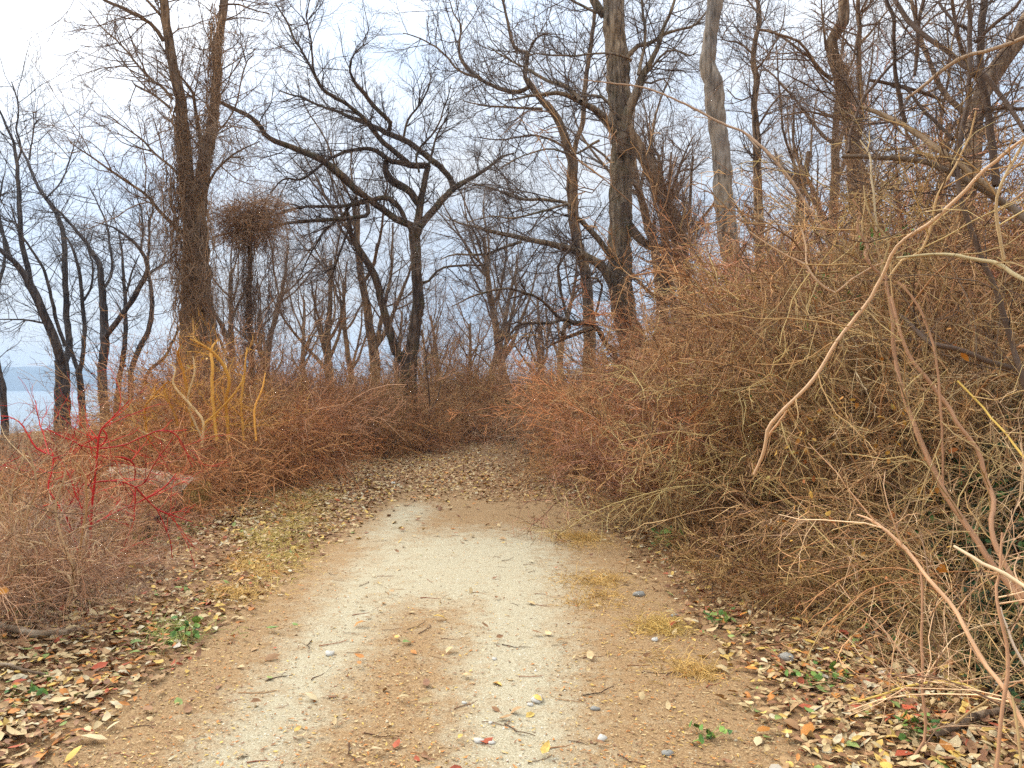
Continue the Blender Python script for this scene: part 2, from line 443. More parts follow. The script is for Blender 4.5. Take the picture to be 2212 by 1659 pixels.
class Tree:
    """a tree whose stems follow given lines; parts trunk, limb..., crown"""
    def __init__(s, name, base, depth, bark, twigcol, label, group=None, cat='tree'):
        s.base = np.asarray(base, float); s.d = depth; s.bark = bark; s.tc = twigcol
        s.root = new_root(name, base); tag(s.root, label, cat, group); s.lines = []; s.acc = Acc(); s.k = 1.0
    def stem(s, pts, w, part='limb', d0=None, d1=None, seg=0.16, sides=8, jit=0.012, grows=True, rough=0.04, bark=None):
        d0 = s.d if d0 is None else d0 * s.k
        d1 = None if d1 is None else d1 * s.k
        pts = np.asarray(pts, float); n = len(pts)
        if d1 is None:
            ln = np.abs(np.diff(pts, axis=0)).sum() / 2.16 / FPX * s.d
            d1 = d0 + rng.uniform(-0.4, 0.4) * ln if part == 'limb' else d0
        dd = np.linspace(d0, d1, n)
        ww = np.interp(np.linspace(0, 1, n), np.linspace(0, 1, len(w)), w)
        p = np.array([[*W(a, b2, d), 0.5 * v / 2.16015 / FPX * d] for (a, b2), d, v in zip(pts, dd, ww)])
        L = np.linalg.norm(np.diff(p[:, :3], axis=0), axis=1).sum()
        K = max(6, int(L / seg))
        q = smooth_line(p, K, jit)
        V, Fq, idx = tubes(q[None, :, :3], np.maximum(q[None, :, 3], 0.004), sides, rough)
        # furrowed flutes along thick stems
        me = mk_mesh(part, V - s.base, Fq, s.bark if bark is None else bark, np.full(len(V), 0.5))
        link(part, me, s.root)
        if grows:
            r = smooth_line(p, 14); s.lines.append((r[:, :3], r[:, 3], L))
        return q
    def crown(s, dens=4.0, l1=(0.7, 1.8), lv2=6, lv3=5, lv4=0, wob=0.16, up=0.03, r1=0.011, tmin=0.15, name='crown', rmin=0.0031, a1=(30, 75), flat=(1, .8, 1), mat=None, k2=4):
        P = np.stack([l[0] for l in s.lines]); R = np.stack([l[1] for l in s.lines]); Ls = np.array([l[2] for l in s.lines])
        n = np.maximum(2, (Ls * dens).astype(int))
        P1, R1 = grow(P, np.minimum(R, r1 * 2.2), n, (tmin, 1), l1, a1, 7, wob, up, 0.6, 0.4, r1 * 0.55, plen=False, flat=flat)
        acc = s.acc
        acc.tubes(P1, R1, 4, 0, 0.6)
        P2, R2 = grow(P1, R1, lv2, (0.15, 1), (0.3, 0.6), (25, 60), 5, wob, up, 0.55, 0.5, rmin * 1.4)
        acc.tubes(P2, R2, 3, 0, 0.8)
        P3, R3 = grow(P2, R2, lv3, (0.1, 1), (0.25, 0.55), (25, 60), k2, wob, up, 0.6, 0.6, rmin)
        acc.tubes(P3, R3, 3, 0, 1)
        if lv4:
            P4, R4 = grow(P3, R3, lv4, (0.1, 1), (0.3, 0.6), (25, 60), 3, wob, up, 0.7, 0.6, rmin * 0.9)
            acc.tubes(P4, R4, 3, 0, 1)
        link(name, acc.mesh(name, mat or M['twig'], s.base), s.root, color=s.tc)
        s.acc = Acc()
        return len(P1) + len(P2) + len(P3)

def flute(obj_line):  # unused stems keep their plain outline
    return obj_line

TW_GREY = (0.17, 0.13, 0.105); TW_BROWN = (0.24, 0.155, 0.095); TW_DARK = (0.115, 0.082, 0.066); TW_SHORE = (0.13, 0.115, 0.11)

# --- vine-hung twin-stemmed tree on the left
bx = W(425, 842, 15)[0]
A = Tree('vine_covered_tree', (bx, 15, gz(bx, 15) - 0.1), 15, M['bark_brown'], TW_BROWN, 'massive twin-stemmed bare tree wrapped in brown vines left of the trail')
bz = lambda t: 842 + (CAMZ - t.base[2]) / t.d * FPX * 2.16015
A.stem([(428, bz(A)), (428, 800), (428, 740), (424, 627), (422, 540), (419, 470), (417, 432), (418, 400)], [104, 90, 76, 64, 54, 50, 50, 44], 'trunk', seg=0.12, sides=18, grows=False, rough=0.07)
A.stem([(408, 460), (402, 380), (398, 322), (386, 211), (369, 117), (358, 55), (350, -10), (340, -120), (335, -230)], [34, 32, 27, 23, 20, 19, 18, 14, 8], 'limb', 15, 14.8, sides=12, rough=0.06)
A.stem([(428, 460), (434, 390), (442, 350), (451, 305), (461, 234), (468, 117), (475, 55), (481, -10), (490, -120), (496, -230)], [36, 32, 28, 26, 21, 17, 17, 17, 13, 8], 'limb', 15.1, 15.4, sides=12, rough=0.06)
A.stem([(352, 85), (330, 55), (316, 44), (264, 15), (220, -2), (180, -30)], [9, 8, 8, 6, 5, 3])
A.stem([(369, 211), (345, 185), (313, 158), (280, 118), (249, 85), (217, 56), (189, 20)], [7, 6, 5, 4, 4, 3, 2])
A.stem([(365, 231), (328, 202), (293, 187), (283, 174)], [6, 5, 4, 2])
A.stem([(390, 380), (346, 343), (308, 305), (269, 275), (228, 245)], [6, 5, 4, 3, 2])
A.stem([(400, 510), (381, 495), (351, 463), (310, 416), (258, 381), (205, 346), (170, 322), (146, 305)], [9, 9, 8, 6, 5, 4, 3, 2])
A.stem([(440, 360), (433, 310), (425, 260), (415, 200), (402, 180), (384, 160)], [9, 8, 8, 7, 5, 4])
A.stem([(352, 60), (345, 30), (300, -20), (280, -60)], [7, 6, 5, 4])
A.stem([(446, 400), (470, 360), (500, 335), (530, 318), (560, 305)], [6, 5, 4, 3, 2])
A.stem([(455, 290), (480, 270), (500, 240), (512, 200), (530, 130), (545, 115)], [6, 4, 4, 3, 3, 2])
A.stem([(470, 10), (510, 5), (550, 20), (580, 25)], [5, 4, 3, 2])
A.crown(dens=5.2, l1=(0.5, 1.7), lv2=7, lv3=5, up=0.03)

# clinging and hanging vines
def vines(name, label, cols, base, d, count, color, group=None, fuzz=5, fz=(0.1, 0.45), rad=(0.004, 0.010), cat='vine'):
    """cols: list of (vx_top, vy_top, vx_bot, vy_bot, spread V, depth spread m)"""
    base = np.asarray(base, float)
    P = []; R = []
    K = 26
    for k in range(count):
        c = cols[rng.integers(len(cols))]
        t0 = rng.uniform(0, 0.6) ** 1.3; t1 = min(1.0, t0 + rng.uniform(0.25, 1.0))
        tt = np.linspace(t0, t1, K)
        a = rng.uniform(0, 2 * math.pi); rr = rng.uniform(0.55, 1.15)
        vx = c[0] + (c[2] - c[0]) * tt; vy = c[1] + (c[3] - c[1]) * tt
        ph = rng.uniform(0, 6.3, 4); fr = rng.uniform(1, 5, 2)
        ang = a + 0.9 * np.sin(tt * fr[0] * 3 + ph[0]) * rng.uniform(0.1, 1)
        sp = np.interp(tt, [0, 1], [c[4], c[6] if len(c) > 6 else c[4]])
        pts = np.array([W(x, y, d) for x, y in zip(vx, vy)])
        off = sp / 2.16 / FPX * d * rr
        pts[:, 0] += np.cos(ang) * off + 0.02 * np.sin(tt * fr[1] * 14 + ph[1])
        pts[:, 1] += -np.abs(np.sin(ang)) * c[5] * rr
        pts += rng.normal(size=pts.shape) * 0.009
        P.append(pts); R.append(np.full(K, rng.uniform(*rad)) * np.linspace(1, 0.6, K))
    P = np.array(P); R = np.array(R)
    acc = Acc(); acc.tubes(P, R, 3, 0, 1)
    if fuzz:
        P1, R1 = grow(P, R, fuzz, (0, 1), fz, (30, 90), 6, 0.35, -0.10, 0.6, 0.5, 0.0028, plen=False)
        acc.tubes(P1, R1, 3, 0, 1)
        P2, R2 = grow(P1, R1, 3, (0.1, 1), (0.3, 0.7), (30, 80), 4, 0.3, -0.06, 0.7, 0.6, 0.0022)
        acc.tubes(P2, R2, 3, 0, 1)
    o = link(name, acc.mesh(name, M['twig'], base), None, tuple(base), color=color)
    tag(o, label, cat, group)
    return o
VINE = (0.34, 0.22, 0.13)
vines('clinging_vine', 'tangle of brown vines clinging to the massive twin-stemmed tree', [(385, 200, 400, 440, 18, 0.25), (460, 230, 430, 460, 18, 0.25), (412, 380, 424, 800, 42, 0.45, 52), (412, 380, 424, 800, 42, 0.45, 52), (400, 330, 405, 620, 40, 0.5), (470, 0, 462, 240, 14, 0.2)],
      (bx, 14.7, 0.05), 14.75, 150, VINE, fuzz=6, fz=(0.15, 0.6), rad=(0.006, 0.014))
vines('hanging_vine', 'thin vines hanging in a loose curtain beside the massive twin-stemmed tree', [(375, 250, 350, 600, 30, 0.6), (350, 330, 380, 700, 40, 0.8), (470, 420, 500, 790, 40, 0.9), (490, 250, 480, 420, 60, 0.8)],
      (bx - 0.4, 14.4, 0.05), 14.6, 70, (0.26, 0.18, 0.12), fuzz=9, fz=(0.2, 0.8), rad=(0.004, 0.008))
# vine-smothered dead stem with a shaggy head
kx = W(541, 842, 16)[0]
Kt = Tree('vine_smothered_stem', (kx, 16, gz(kx, 16)), 16, M['bark_brown'], VINE, 'slim dead stem with a shaggy ball of vines on top')
Kt.stem([(540, bz(Kt)), (541, 760), (538, 640), (540, 540), (542, 470)], [13, 12, 11, 11, 9], 'trunk', grows=False)
acc = Acc()
hc = W(540, 468, 16)
nb = 300
dirs = nrm(rng.normal(size=(nb, 3))) * np.array([1.1, 0.9, 0.55])
st = hc + dirs * rng.uniform(0.05, 0.5, (nb, 1))
Pv = [st]; dcur = nrm(dirs + rng.normal(size=(nb, 3)) * 0.7)
for k in range(9):
    dcur = nrm(dcur + rng.normal(size=(nb, 3)) * 0.5 + np.array([0, 0, -0.16])); Pv.append(Pv[-1] + dcur * rng.uniform(0.05, 0.13, (nb, 1)))
Pv = np.stack(Pv, 1); acc.tubes(Pv, np.full((nb, 10), 0.006) * np.linspace(1, .5, 10), 3)
P1, R1 = grow(Pv, np.full((nb, 10), 0.005), 8, (0.2, 1), (0.2, 0.5), (20, 80), 5, 0.35, -0.1, 0.7, 0.6, 0.004, plen=False); acc.tubes(P1, R1, 3)
link('vine_head', acc.mesh('vine_head', M['twig'], Kt.base), Kt.root, color=(0.36, 0.22, 0.125))
vines('hanging_vine', 'long vine strands trailing down from the shaggy vine ball to the shrubs', [(520, 500, 518, 790, 22, 0.3), (560, 500, 570, 780, 26, 0.4), (540, 490, 538, 790, 14, 0.2), (600, 520, 600, 770, 25, 0.4)],
      (kx, 15.8, 0.05), 15.9, 90, (0.22, 0.145, 0.10), fuzz=7, fz=(0.15, 0.5), rad=(0.004, 0.008))

# --- forked tree in the middle
bx = W(885, 842, 18)[0]
B = Tree('forked_tree', (bx * 21 / 18, 21, gz(bx * 21 / 18, 21) - 0.1), 21, M['bark_dark'], TW_DARK, 'dark forked tree with crooked spreading limbs standing at the bend of the trail')
B.k = 21 / 18
B.stem([(884, bz(B)), (885, 860), (887, 790), (890, 757), (899, 690), (904, 655), (900, 600), (898, 560), (896, 520), (897, 492)], [36, 32, 30, 27, 27, 26, 23, 23, 25, 30], 'trunk', sides=14, seg=0.1, grows=False, rough=0.05)
B.stem([(880, bz(B) - 2), (876, 830), (873, 783), (854, 757), (842, 715), (831, 679), (815, 614), (798, 572), (772, 533), (759, 507), (753, 481), (747, 450)], [26, 24, 22, 20, 18, 17, 16, 16, 13, 10, 9, 6], 'limb', 18.0, 17.6, sides=12, rough=0.05)
B.stem([(892, 500), (886, 485), (851, 470), (833, 455), (808, 440), (790, 425)], [20, 17, 15, 14, 14, 12], d0=18, d1=17.6, sides=10)
B.stem([(790, 425), (767, 407), (735, 378), (697, 346), (650, 325), (615, 313), (574, 293), (560, 272), (545, 255), (510, 236), (480, 222), (455, 205)], [15, 16, 17, 15, 13, 12, 11, 11, 10, 9, 8, 6], d0=17.6, d1=16.2, sides=10)
B.stem([(898, 495), (902, 480), (908, 433), (917, 395), (925, 357)], [20, 18, 15, 13, 12], d0=18, d1=18.2, sides=10)
B.stem([(925, 357), (890, 356), (867, 351), (837, 343), (808, 322), (764, 322), (720, 337), (691, 357), (650, 387), (615, 384), (583, 416)], [14, 14, 12, 11, 10, 8, 7, 6, 5, 4, 3], d0=18.2, d1=17.4)
B.stem([(904, 440), (881, 410), (852, 395), (837, 381), (832, 357), (836, 340)], [16, 16, 18, 16, 13, 9], d0=18.1, d1=18.0)
B.stem([(905, 490), (919, 474), (943, 445), (966, 419), (990, 398), (1028, 378), (1060, 357), (1080, 340), (1110, 330)], [19, 17, 16, 14, 12, 9, 7, 6, 3], d0=18, d1=18.8, sides=10)
B.stem([(978, 405), (972, 385), (955, 363), (931, 345), (896, 316), (867, 299), (837, 287), (805, 272), (779, 261), (750, 249), (720, 237), (685, 225), (638, 205), (600, 195)], [13, 13, 13, 13, 13, 13, 12, 11, 10, 8, 7, 5, 4, 2], d0=18.5, d1=19.5)
B.stem([(837, 287), (843, 262), (829, 249), (808, 228), (785, 202), (764, 173), (755, 152), (758, 123), (779, 100), (793, 91)], [9, 10, 10, 9, 9, 7, 5, 4, 3, 2], d0=19)
B.stem([(880, 350), (867, 340), (826, 305), (802, 275), (779, 249), (750, 225), (720, 208), (691, 187), (676, 146), (670, 88), (662, 38), (665, -10)], [12, 12, 11, 10, 9, 8, 8, 7, 5, 4, 3, 2], d0=18.2)
B.stem([(691, 187), (662, 129), (638, 88), (615, 38), (591, 3)], [6, 5, 5, 4, 3])
B.stem([(665, 40), (690, 10), (705, -20)], [3, 2, 2])
B.stem([(895, 510), (845, 430), (779, 439), (735, 445), (668, 445), (627, 451), (583, 466)], [8, 11, 10, 8, 6, 5, 3], d0=17.9, d1=17.0)
B.stem([(792, 440), (789, 465), (714, 474), (649, 478), (593, 487), (525, 500), (486, 504), (436, 521), (374, 526)], [10, 9, 8, 7, 6, 5, 4, 3, 2], d0=17.6, d1=15.6)
B.stem([(770, 425), (740, 465), (710, 490), (680, 530), (660, 570), (640, 610)], [8, 7, 6, 4, 3, 2])
B.stem([(755, 490), (735, 540), (722, 580), (700, 620)], [6, 5, 4, 2])
B.stem([(905, 372), (900, 330), (940, 280), (960, 230), (975, 180)], [5, 5, 4, 3, 2])
B.stem([(870, 300), (880, 260), (905, 225), (925, 190), (930, 150)], [5, 5, 4, 3, 2])
B.stem([(925, 357), (935, 320), (945, 290), (970, 240)], [6, 5, 4, 2])
B.stem([(903, 600), (919, 611), (942, 588), (974, 575), (1039, 572), (1070, 560)], [5, 6, 5, 5, 4, 2])
B.crown(dens=6.2, l1=(0.45, 1.9), lv2=7, lv3=4, up=0.035, a1=(25, 70))

# --- giant furrowed trunk right of the trail
bx = W(1362, 842, 17)[0]
C = Tree('giant_tree', (bx, 17, gz(bx, 17) - 0.15), 17, M['bark_grey'], TW_GREY, 'giant furrowed straight trunk right of the trail with limbs arching over it')
C.stem([(1372, bz(C)), (1366, 760), (1350, 690), (1341, 610), (1339, 539), (1342, 432), (1343, 351), (1345, 290), (1340, 234), (1335, 146), (1328, 59), (1326, 0), (1322, -90), (1318, -220)], [66, 58, 52, 50, 50, 49, 48, 50, 50, 48, 46, 44, 36, 24], 'trunk', sides=22, seg=0.12, grows=False, rough=0.06)
C.stem([(1375, bz(C)), (1370, 735), (1345, 680), (1325, 620), (1312, 590), (1284, 564), (1241, 543), (1187, 527), (1144, 518), (1098, 507), (1062, 500), (1026, 491), (985, 478), (960, 462)], [30, 27, 26, 24, 22, 19, 16, 13, 11, 10, 8, 6, 4, 2], d0=16.6, d1=15.4, sides=12)
C.stem([(1126, 521), (1080, 539), (1026, 550), (985, 549), (950, 560)], [7, 6, 5, 4, 2], d0=15.8)
C.stem([(1320, 25), (1307, 30), (1295, 15), (1281, -10), (1270, -60)], [20, 22, 20, 18, 12], d0=17, sides=10)
C.stem([(1340, 330), (1346, 285), (1357, 249), (1375, 199), (1386, 164), (1407, 132), (1424, 88), (1436, 53), (1459, 0), (1475, -60)], [22, 22, 21, 20, 17, 12, 10, 8, 6, 4], d0=16.7, d1=16.0, sides=10)
C.stem([(1355, 122), (1363, 114), (1377, 97), (1407, 91), (1436, 70), (1465, 62), (1495, 56), (1524, 29), (1545, 5)], [11, 11, 10, 9, 7, 6, 6, 5, 4], d0=16.8)
C.stem([(1380, 160), (1389, 117), (1395, 73), (1389, 15), (1380, -30)], [8, 7, 6, 5, 4], d0=16.3)
C.stem([(1345, 310), (1322, 270), (1290, 240), (1254, 217), (1213, 202), (1172, 202), (1130, 208), (1090, 215)], [18, 17, 15, 12, 9, 7, 5, 3], d0=16.8, d1=15.5, sides=10)
C.stem([(1254, 217), (1246, 202), (1216, 182), (1187, 173), (1152, 155), (1137, 146), (1090, 120), (1050, 95)], [11, 10, 9, 8, 7, 5, 4, 2], d0=16)
C.stem([(1338, 256), (1334, 249), (1313, 217), (1290, 205), (1266, 205), (1220, 203)], [9, 8, 7, 6, 5, 3], d0=16.6)
C.stem([(1362, 130), (1360, 126), (1319, 114), (1260, 117), (1202, 117), (1155, 114), (1120, 130)], [6, 6, 5, 4, 4, 3, 2], d0=16.4, d1=15)
C.stem([(1385, 170), (1410, 145), (1440, 108), (1465, 108), (1490, 120), (1510, 110)], [6, 5, 5, 4, 3, 2])
C.stem([(1390, 175), (1415, 180), (1430, 165), (1445, 180), (1450, 200)], [5, 5, 4, 3, 2])
C.stem([(1350, 440), (1356, 480), (1384, 518), (1413, 532), (1434, 543), (1440, 570), (1436, 632), (1428, 690)], [18, 20, 20, 19, 17, 16, 14, 12], d0=16.6, d1=15.6, sides=10, bark=M['bark_dark'])
C.stem([(1325, 560), (1295, 520), (1260, 480), (1246, 470), (1225, 440), (1180, 430), (1120, 428), (1060, 405), (1000, 390)], [14, 13, 11, 9, 8, 7, 6, 4, 2], d0=16.8, d1=15.2)
C.stem([(1290, 25), (1262, 12), (1230, -6), (1200, -40)], [7, 6, 5, 4])
C.stem([(1225, 440), (1170, 455), (1110, 470), (1060, 468), (1010, 480)], [6, 5, 4, 3, 2], d0=15.6)
C.stem([(1296, 300), (1240, 330), (1180, 320), (1120, 340), (1070, 372)], [6, 5, 4, 3, 2], d0=16)
C.crown(dens=5.2, l1=(0.5, 1.9), lv2=7, lv3=5, up=0.02, a1=(30, 75))
acc = Acc()

# low dead limbs reaching over the trail from the thicket
DD = Tree('fallen_dead_limb', (W(1330, 760, 14.6)[0], 14.6, gz(W(1330, 760, 14.6)[0], 14.6)), 14.6, M['bark_dark'], TW_DARK, 'dead broken limb hanging low over the trail below the giant trunk', cat='branch')
bb = bz(DD)
DD.stem([(1345, bb), (1330, 780), (1310, 745), (1295, 715), (1280, 699), (1241, 700), (1219, 686), (1198, 697), (1133, 699), (1105, 718), (1098, 740)], [12, 12, 12, 11, 12, 11, 8, 7, 6, 5, 3], 'limb', 14.6, 13.8)
DD.stem([(1300, 720), (1280, 708), (1234, 725), (1187, 747)], [9, 9, 8, 4])
DD.stem([(1232, 711), (1219, 665), (1205, 586), (1225, 545), (1248, 514)], [7, 6, 6, 5, 3])
DD.stem([(1280, 699), (1295, 647), (1298, 607), (1265, 600), (1234, 615)], [6, 5, 5, 4, 3])
DD.stem([(1219, 690), (1205, 683), (1169, 647), (1133, 632), (1094, 623), (1026, 638), (975, 662)], [7, 7, 6, 6, 5, 4, 2], d1=13)
DD.stem([(1150, 700), (1140, 740), (1135, 760)], [4, 3, 2])
DD.crown(dens=4.5, l1=(0.3, 1.0), lv2=5, lv3=4, up=0.0)

# --- crooked leaning tree left of the giant
bx = W(1273, 842, 19)[0]
D = Tree('crooked_tree', (bx, 19, gz(bx, 19) - 0.1), 19, M['bark_brown'], TW_GREY, 'crooked grey-brown tree bending left just behind the giant trunk')
D.stem([(1276, bz(D)), (1273, 760), (1273, 690), (1266, 600), (1252, 540), (1241, 486), (1236, 410), (1237, 351), (1228, 322), (1216, 284), (1202, 249), (1178, 223)], [30, 27, 25, 23, 23, 24, 24, 23, 20, 17, 17, 16], 'trunk', sides=14, rough=0.06)
D.stem([(1178, 223), (1158, 199), (1143, 176), (1134, 161), (1140, 117), (1140, 112), (1111, 100), (1102, 73), (1096, 38), (1086, 0), (1080, -60)], [15, 14, 14, 10, 9, 9, 8, 7, 6, 5, 4])
D.stem([(1143, 185), (1130, 192), (1108, 196), (1073, 187), (1042, 173), (1013, 149), (993, 120), (990, 94), (996, 56), (978, 23), (970, -10)], [9, 10, 10, 9, 8, 8, 6, 5, 4, 3, 2])
D.stem([(1172, 234), (1114, 231), (1055, 228), (1000, 215)], [7, 5, 4, 2])
D.stem([(1240, 330), (1249, 293), (1260, 258), (1263, 205), (1269, 146), (1278, 88), (1284, 29), (1282, -40)], [11, 11, 11, 10, 10, 9, 8, 6], d0=19, d1=19.4)
D.stem([(1137, 130), (1150, 90), (1175, 70), (1190, 72)], [6, 5, 4, 2])
D.stem([(1228, 322), (1190, 300), (1140, 290), (1090, 300), (1030, 295)], [6, 5, 4, 3, 2])
D.stem([(1030, 165), (990, 150), (950, 105), (905, 80), (870, 70)], [6, 5, 4, 3, 2])
D.crown(dens=5.4, l1=(0.5, 1.9), lv2=7, lv3=5, up=0.02)

# --- leaning stub with brush, right of the giant
bx = W(1490, 842, 16)[0]
E = Tree('leaning_tree', (bx, 16, gz(bx, 16) - 0.1), 16, M['bark_brown'], TW_BROWN, 'leaning vine-choked trunk rising out of the thicket right of the giant trunk')
E.stem([(1500, bz(E)), (1490, 700), (1475, 580), (1462, 486), (1436, 439), (1416, 381), (1392, 337), (1372, 300), (1360, 270)], [38, 36, 34, 34, 30, 30, 28, 22, 14], 'trunk', sides=12, rough=0.07)
E.stem([(1440, 440), (1432, 400), (1425, 360), (1422, 330)], [12, 11, 9, 5])
E.stem([(1450, 470), (1450, 420), (1465, 370), (1480, 330), (1500, 290)], [10, 8, 6, 4, 2])
E.crown(dens=10, l1=(0.4, 1.3), lv2=6, lv3=4, up=0.02)
vines('clinging_vine', 'brown vine brush smothering the leaning trunk right of the giant trunk', [(1420, 330, 1470, 560, 40, 0.4), (1440, 400, 1490, 700, 60, 0.5)], (bx, 15.7, 0.8), 15.6, 80, (0.34, 0.21, 0.13), fuzz=9, fz=(0.2, 0.7), rad=(0.003, 0.006))

# --- pale kinked trunk
bx = W(1592, 842, 14)[0]
Ft = Tree('pale_kinked_tree', (bx, 14, gz(bx, 14) - 0.1), 14, M['bark_pale'], TW_GREY, 'pale grey bare trunk with a swollen kink, right of the giant trunk')
Ft.stem([(1600, bz(Ft)), (1592, 640), (1578, 540), (1570, 486), (1562, 400), (1561, 370), (1557, 322), (1549, 264), (1546, 215), (1540, 180), (1531, 142), (1533, 110), (1537, 80), (1541, 40), (1545, 0), (1550, -80), (1553, -180)], [44, 43, 42, 42, 41, 40, 39, 38, 42, 40, 36, 32, 30, 30, 33, 27, 18], 'trunk', sides=18, seg=0.08, rough=0.03, grows=False)
Ft.stem([(1550, 215), (1538, 200), (1532, 178), (1545, 165)], [6, 8, 7, 3], grows=False)
Ft.stem([(1552, 0), (1590, -15), (1620, 0), (1650, 40)], [7, 5, 4, 2])
Ft.crown(dens=3.5, l1=(0.5, 1.4), lv2=6, lv3=4)

# --- slim crooked stem and further right trees
bx = W(1640, 842, 18)[0]
G = Tree('slim_crooked_tree', (bx, 18, gz(bx, 18) - 0.1), 18, M['bark_brown'], TW_GREY, 'slim crooked dark stem to the right of the pale kinked trunk')
G.stem([(1645, bz(G)), (1640, 480), (1636, 351), (1636, 293), (1629, 234), (1636, 176), (1629, 132), (1636, 73), (1644, 44), (1638, 0), (1630, -80)], [22, 20, 18, 17, 14, 13, 12, 10, 10, 9, 6], 'trunk', sides=10, rough=0.06)
G.stem([(1632, 120), (1600, 90), (1560, 80), (1590, 40)], [5, 4, 3, 2])
G.stem([(1640, 60), (1680, 70), (1720, 100), (1760, 130)], [7, 6, 5, 3])
G.stem([(1633, 200), (1600, 215), (1570, 190)], [4, 3, 2])
G.stem([(1634, 150), (1660, 120), (1690, 60), (1700, 10)], [5, 4, 3, 2])
G.stem([(1634, 280), (1665, 230), (1700, 190), (1730, 160)], [5, 4, 3, 2])
G.crown(dens=6.0, l1=(0.5, 1.6), lv2=6, lv3=4)
bx = W(1850, 842, 11)[0]
H = Tree('shaggy_vine_tree', (bx, 11, gz(bx, 11) - 0.1), 11, M['bark_brown'], TW_BROWN, 'tall shaggy crooked tree rising from the thicket near the right edge')
H.stem([(1860, bz(H)), (1858, 600), (1855, 480), (1850, 351), (1840, 264), (1829, 220), (1823, 176), (1808, 132), (1800, 88), (1823, 44), (1829, 0), (1835, -80)], [42, 38, 36, 34, 34, 34, 30, 26, 24, 24, 22, 16], 'trunk', sides=12, rough=0.08)
H.stem([(1850, 330), (1862, 250), (1861, 176), (1858, 88), (1860, 0), (1868, -60)], [12, 11, 11, 10, 9, 6])
H.stem([(1800, 170), (1775, 150), (1745, 110), (1720, 85), (1690, 72), (1650, 60)], [8, 8, 6, 6, 5, 3])
H.stem([(1805, 120), (1788, 110), (1782, 70), (1779, 30), (1775, -10)], [6, 5, 5, 4, 3])
H.stem([(1840, 264), (1790, 250), (1740, 240), (1690, 250)], [6, 5, 4, 2])
H.stem([(1862, 90), (1890, 60), (1920, 20), (1950, -10)], [6, 5, 4, 3])
H.crown(dens=4.5, l1=(0.4, 1.4), lv2=6, lv3=4)
vines('clinging_vine', 'brown vine shag hanging on the tall crooked tree near the right edge', [(1810, 100, 1835, 300, 24, 0.25), (1830, 200, 1850, 520, 34, 0.35)], (bx, 10.8, 1.2), 10.8, 60, VINE, fuzz=8, fz=(0.1, 0.4), rad=(0.003, 0.007))
bx = W(2060, 842, 8)[0]
I1 = Tree('leaning_sapling_tree', (bx, 8, gz(bx, 8) - 0.1), 8, M['bark_brown'], TW_BROWN, 'brown trunk leaning up to the top right corner behind the near branches')
I1.stem([(2060, bz(I1)), (2070, 600), (2090, 430), (2105, 320), (2116, 234), (2140, 176), (2175, 126), (2212, 60), (2260, -20)], [40, 38, 36, 34, 32, 34, 36, 34, 28], 'trunk', sides=12, rough=0.07)
I1.stem([(2110, 260), (2060, 220), (2020, 160), (1990, 80), (1975, 0), (1970, -60)], [14, 12, 10, 9, 8, 6])
I1.stem([(2095, 400), (2040, 350), (1985, 320), (1960, 270), (1950, 200)], [10, 9, 8, 6, 4])
I1.stem([(2130, 190), (2090, 130), (2070, 60), (2060, -20)], [10, 9, 8, 6])
I1.crown(dens=4, l1=(0.3, 1.1), lv2=5, lv3=4, rmin=0.0022)

# ------------------------------------------------------------------ shore trees at the left
def shore(name, vx, d, label):
    x = W(vx, 842, d)[0]
    t = Tree(name, (x, d, gz(x, d) - 0.1), d, M['bark_shore'], TW_SHORE, label, 'bare trees along the shore')
    return t, bz(t)
t, bo = shore('shore_tree', 135, 23, 'stout shore tree splitting low into leaning stems, left of the water view')
t.stem([(135, bo), (135, 880), (135, 823), (132, 777)], [36, 32, 29, 27], 'trunk', sides=14, grows=False)
t.stem([(131, 790), (128, 770), (111, 718), (91, 673), (65, 618), (46, 585), (20, 559), (-15, 528), (-60, 490)], [20, 20, 19, 18, 17, 13, 11, 9, 7], sides=10)
t.stem([(66, 620), (63, 600), (59, 578), (46, 530), (41, 465), (40, 439), (35, 366), (26, 308), (9, 264), (-5, 235)], [12, 12, 12, 11, 10, 9, 8, 6, 5, 4])
t.stem([(139, 790), (144, 770), (150, 741), (143, 676), (140, 595), (138, 530), (127, 474), (101, 432), (76, 395), (59, 351), (44, 322), (30, 290)], [15, 15, 14, 13, 12, 11, 10, 9, 7, 6, 4, 3])
t.stem([(140, 748), (120, 692), (107, 627), (91, 578), (60, 530), (40, 500), (20, 440)], [8, 8, 7, 6, 5, 4, 3])
t.stem([(34, 350), (44, 322), (32, 278), (38, 234), (28, 190), (22, 175)], [5, 4, 4, 3, 3, 2])
t.stem([(62, 345), (66, 300), (75, 260), (95, 260)], [4, 3, 3, 2])
t.stem([(95, 432), (130, 390), (150, 340), (160, 300)], [4, 3, 3, 2])
t.stem([(25, 562), (10, 520), (-10, 470), (-20, 420)], [8, 7, 6, 4])
t.stem([(110, 700), (60, 692), (20, 690), (-10, 692)], [5, 4, 3, 2])
t.crown(dens=4.2, l1=(0.6, 2.2), lv2=6, lv3=4, up=0.05)
t, bo = shore('shore_tree', 178, 23.6, 'slender curved shore tree beside the stout split one')
t.stem([(182, bo), (180, 914), (176, 855), (170, 800), (177, 784), (182, 709), (177, 644), (169, 578), (155, 535), (143, 513), (120, 480)], [16, 15, 14, 13, 9, 9, 8, 7, 5, 4, 3], 'trunk', sides=10)
t.stem([(170, 803), (160, 780), (150, 750)], [10, 9, 8])
t.stem([(180, 650), (195, 620), (200, 570), (190, 540), (200, 500)], [5, 5, 4, 3, 2])
t.crown(dens=3.6, l1=(0.5, 1.6), lv2=6, lv3=4, up=0.05)
t, bo = shore('shore_tree', 226, 22.5, 'vine-hung shore tree with a limb slanting up to the right')
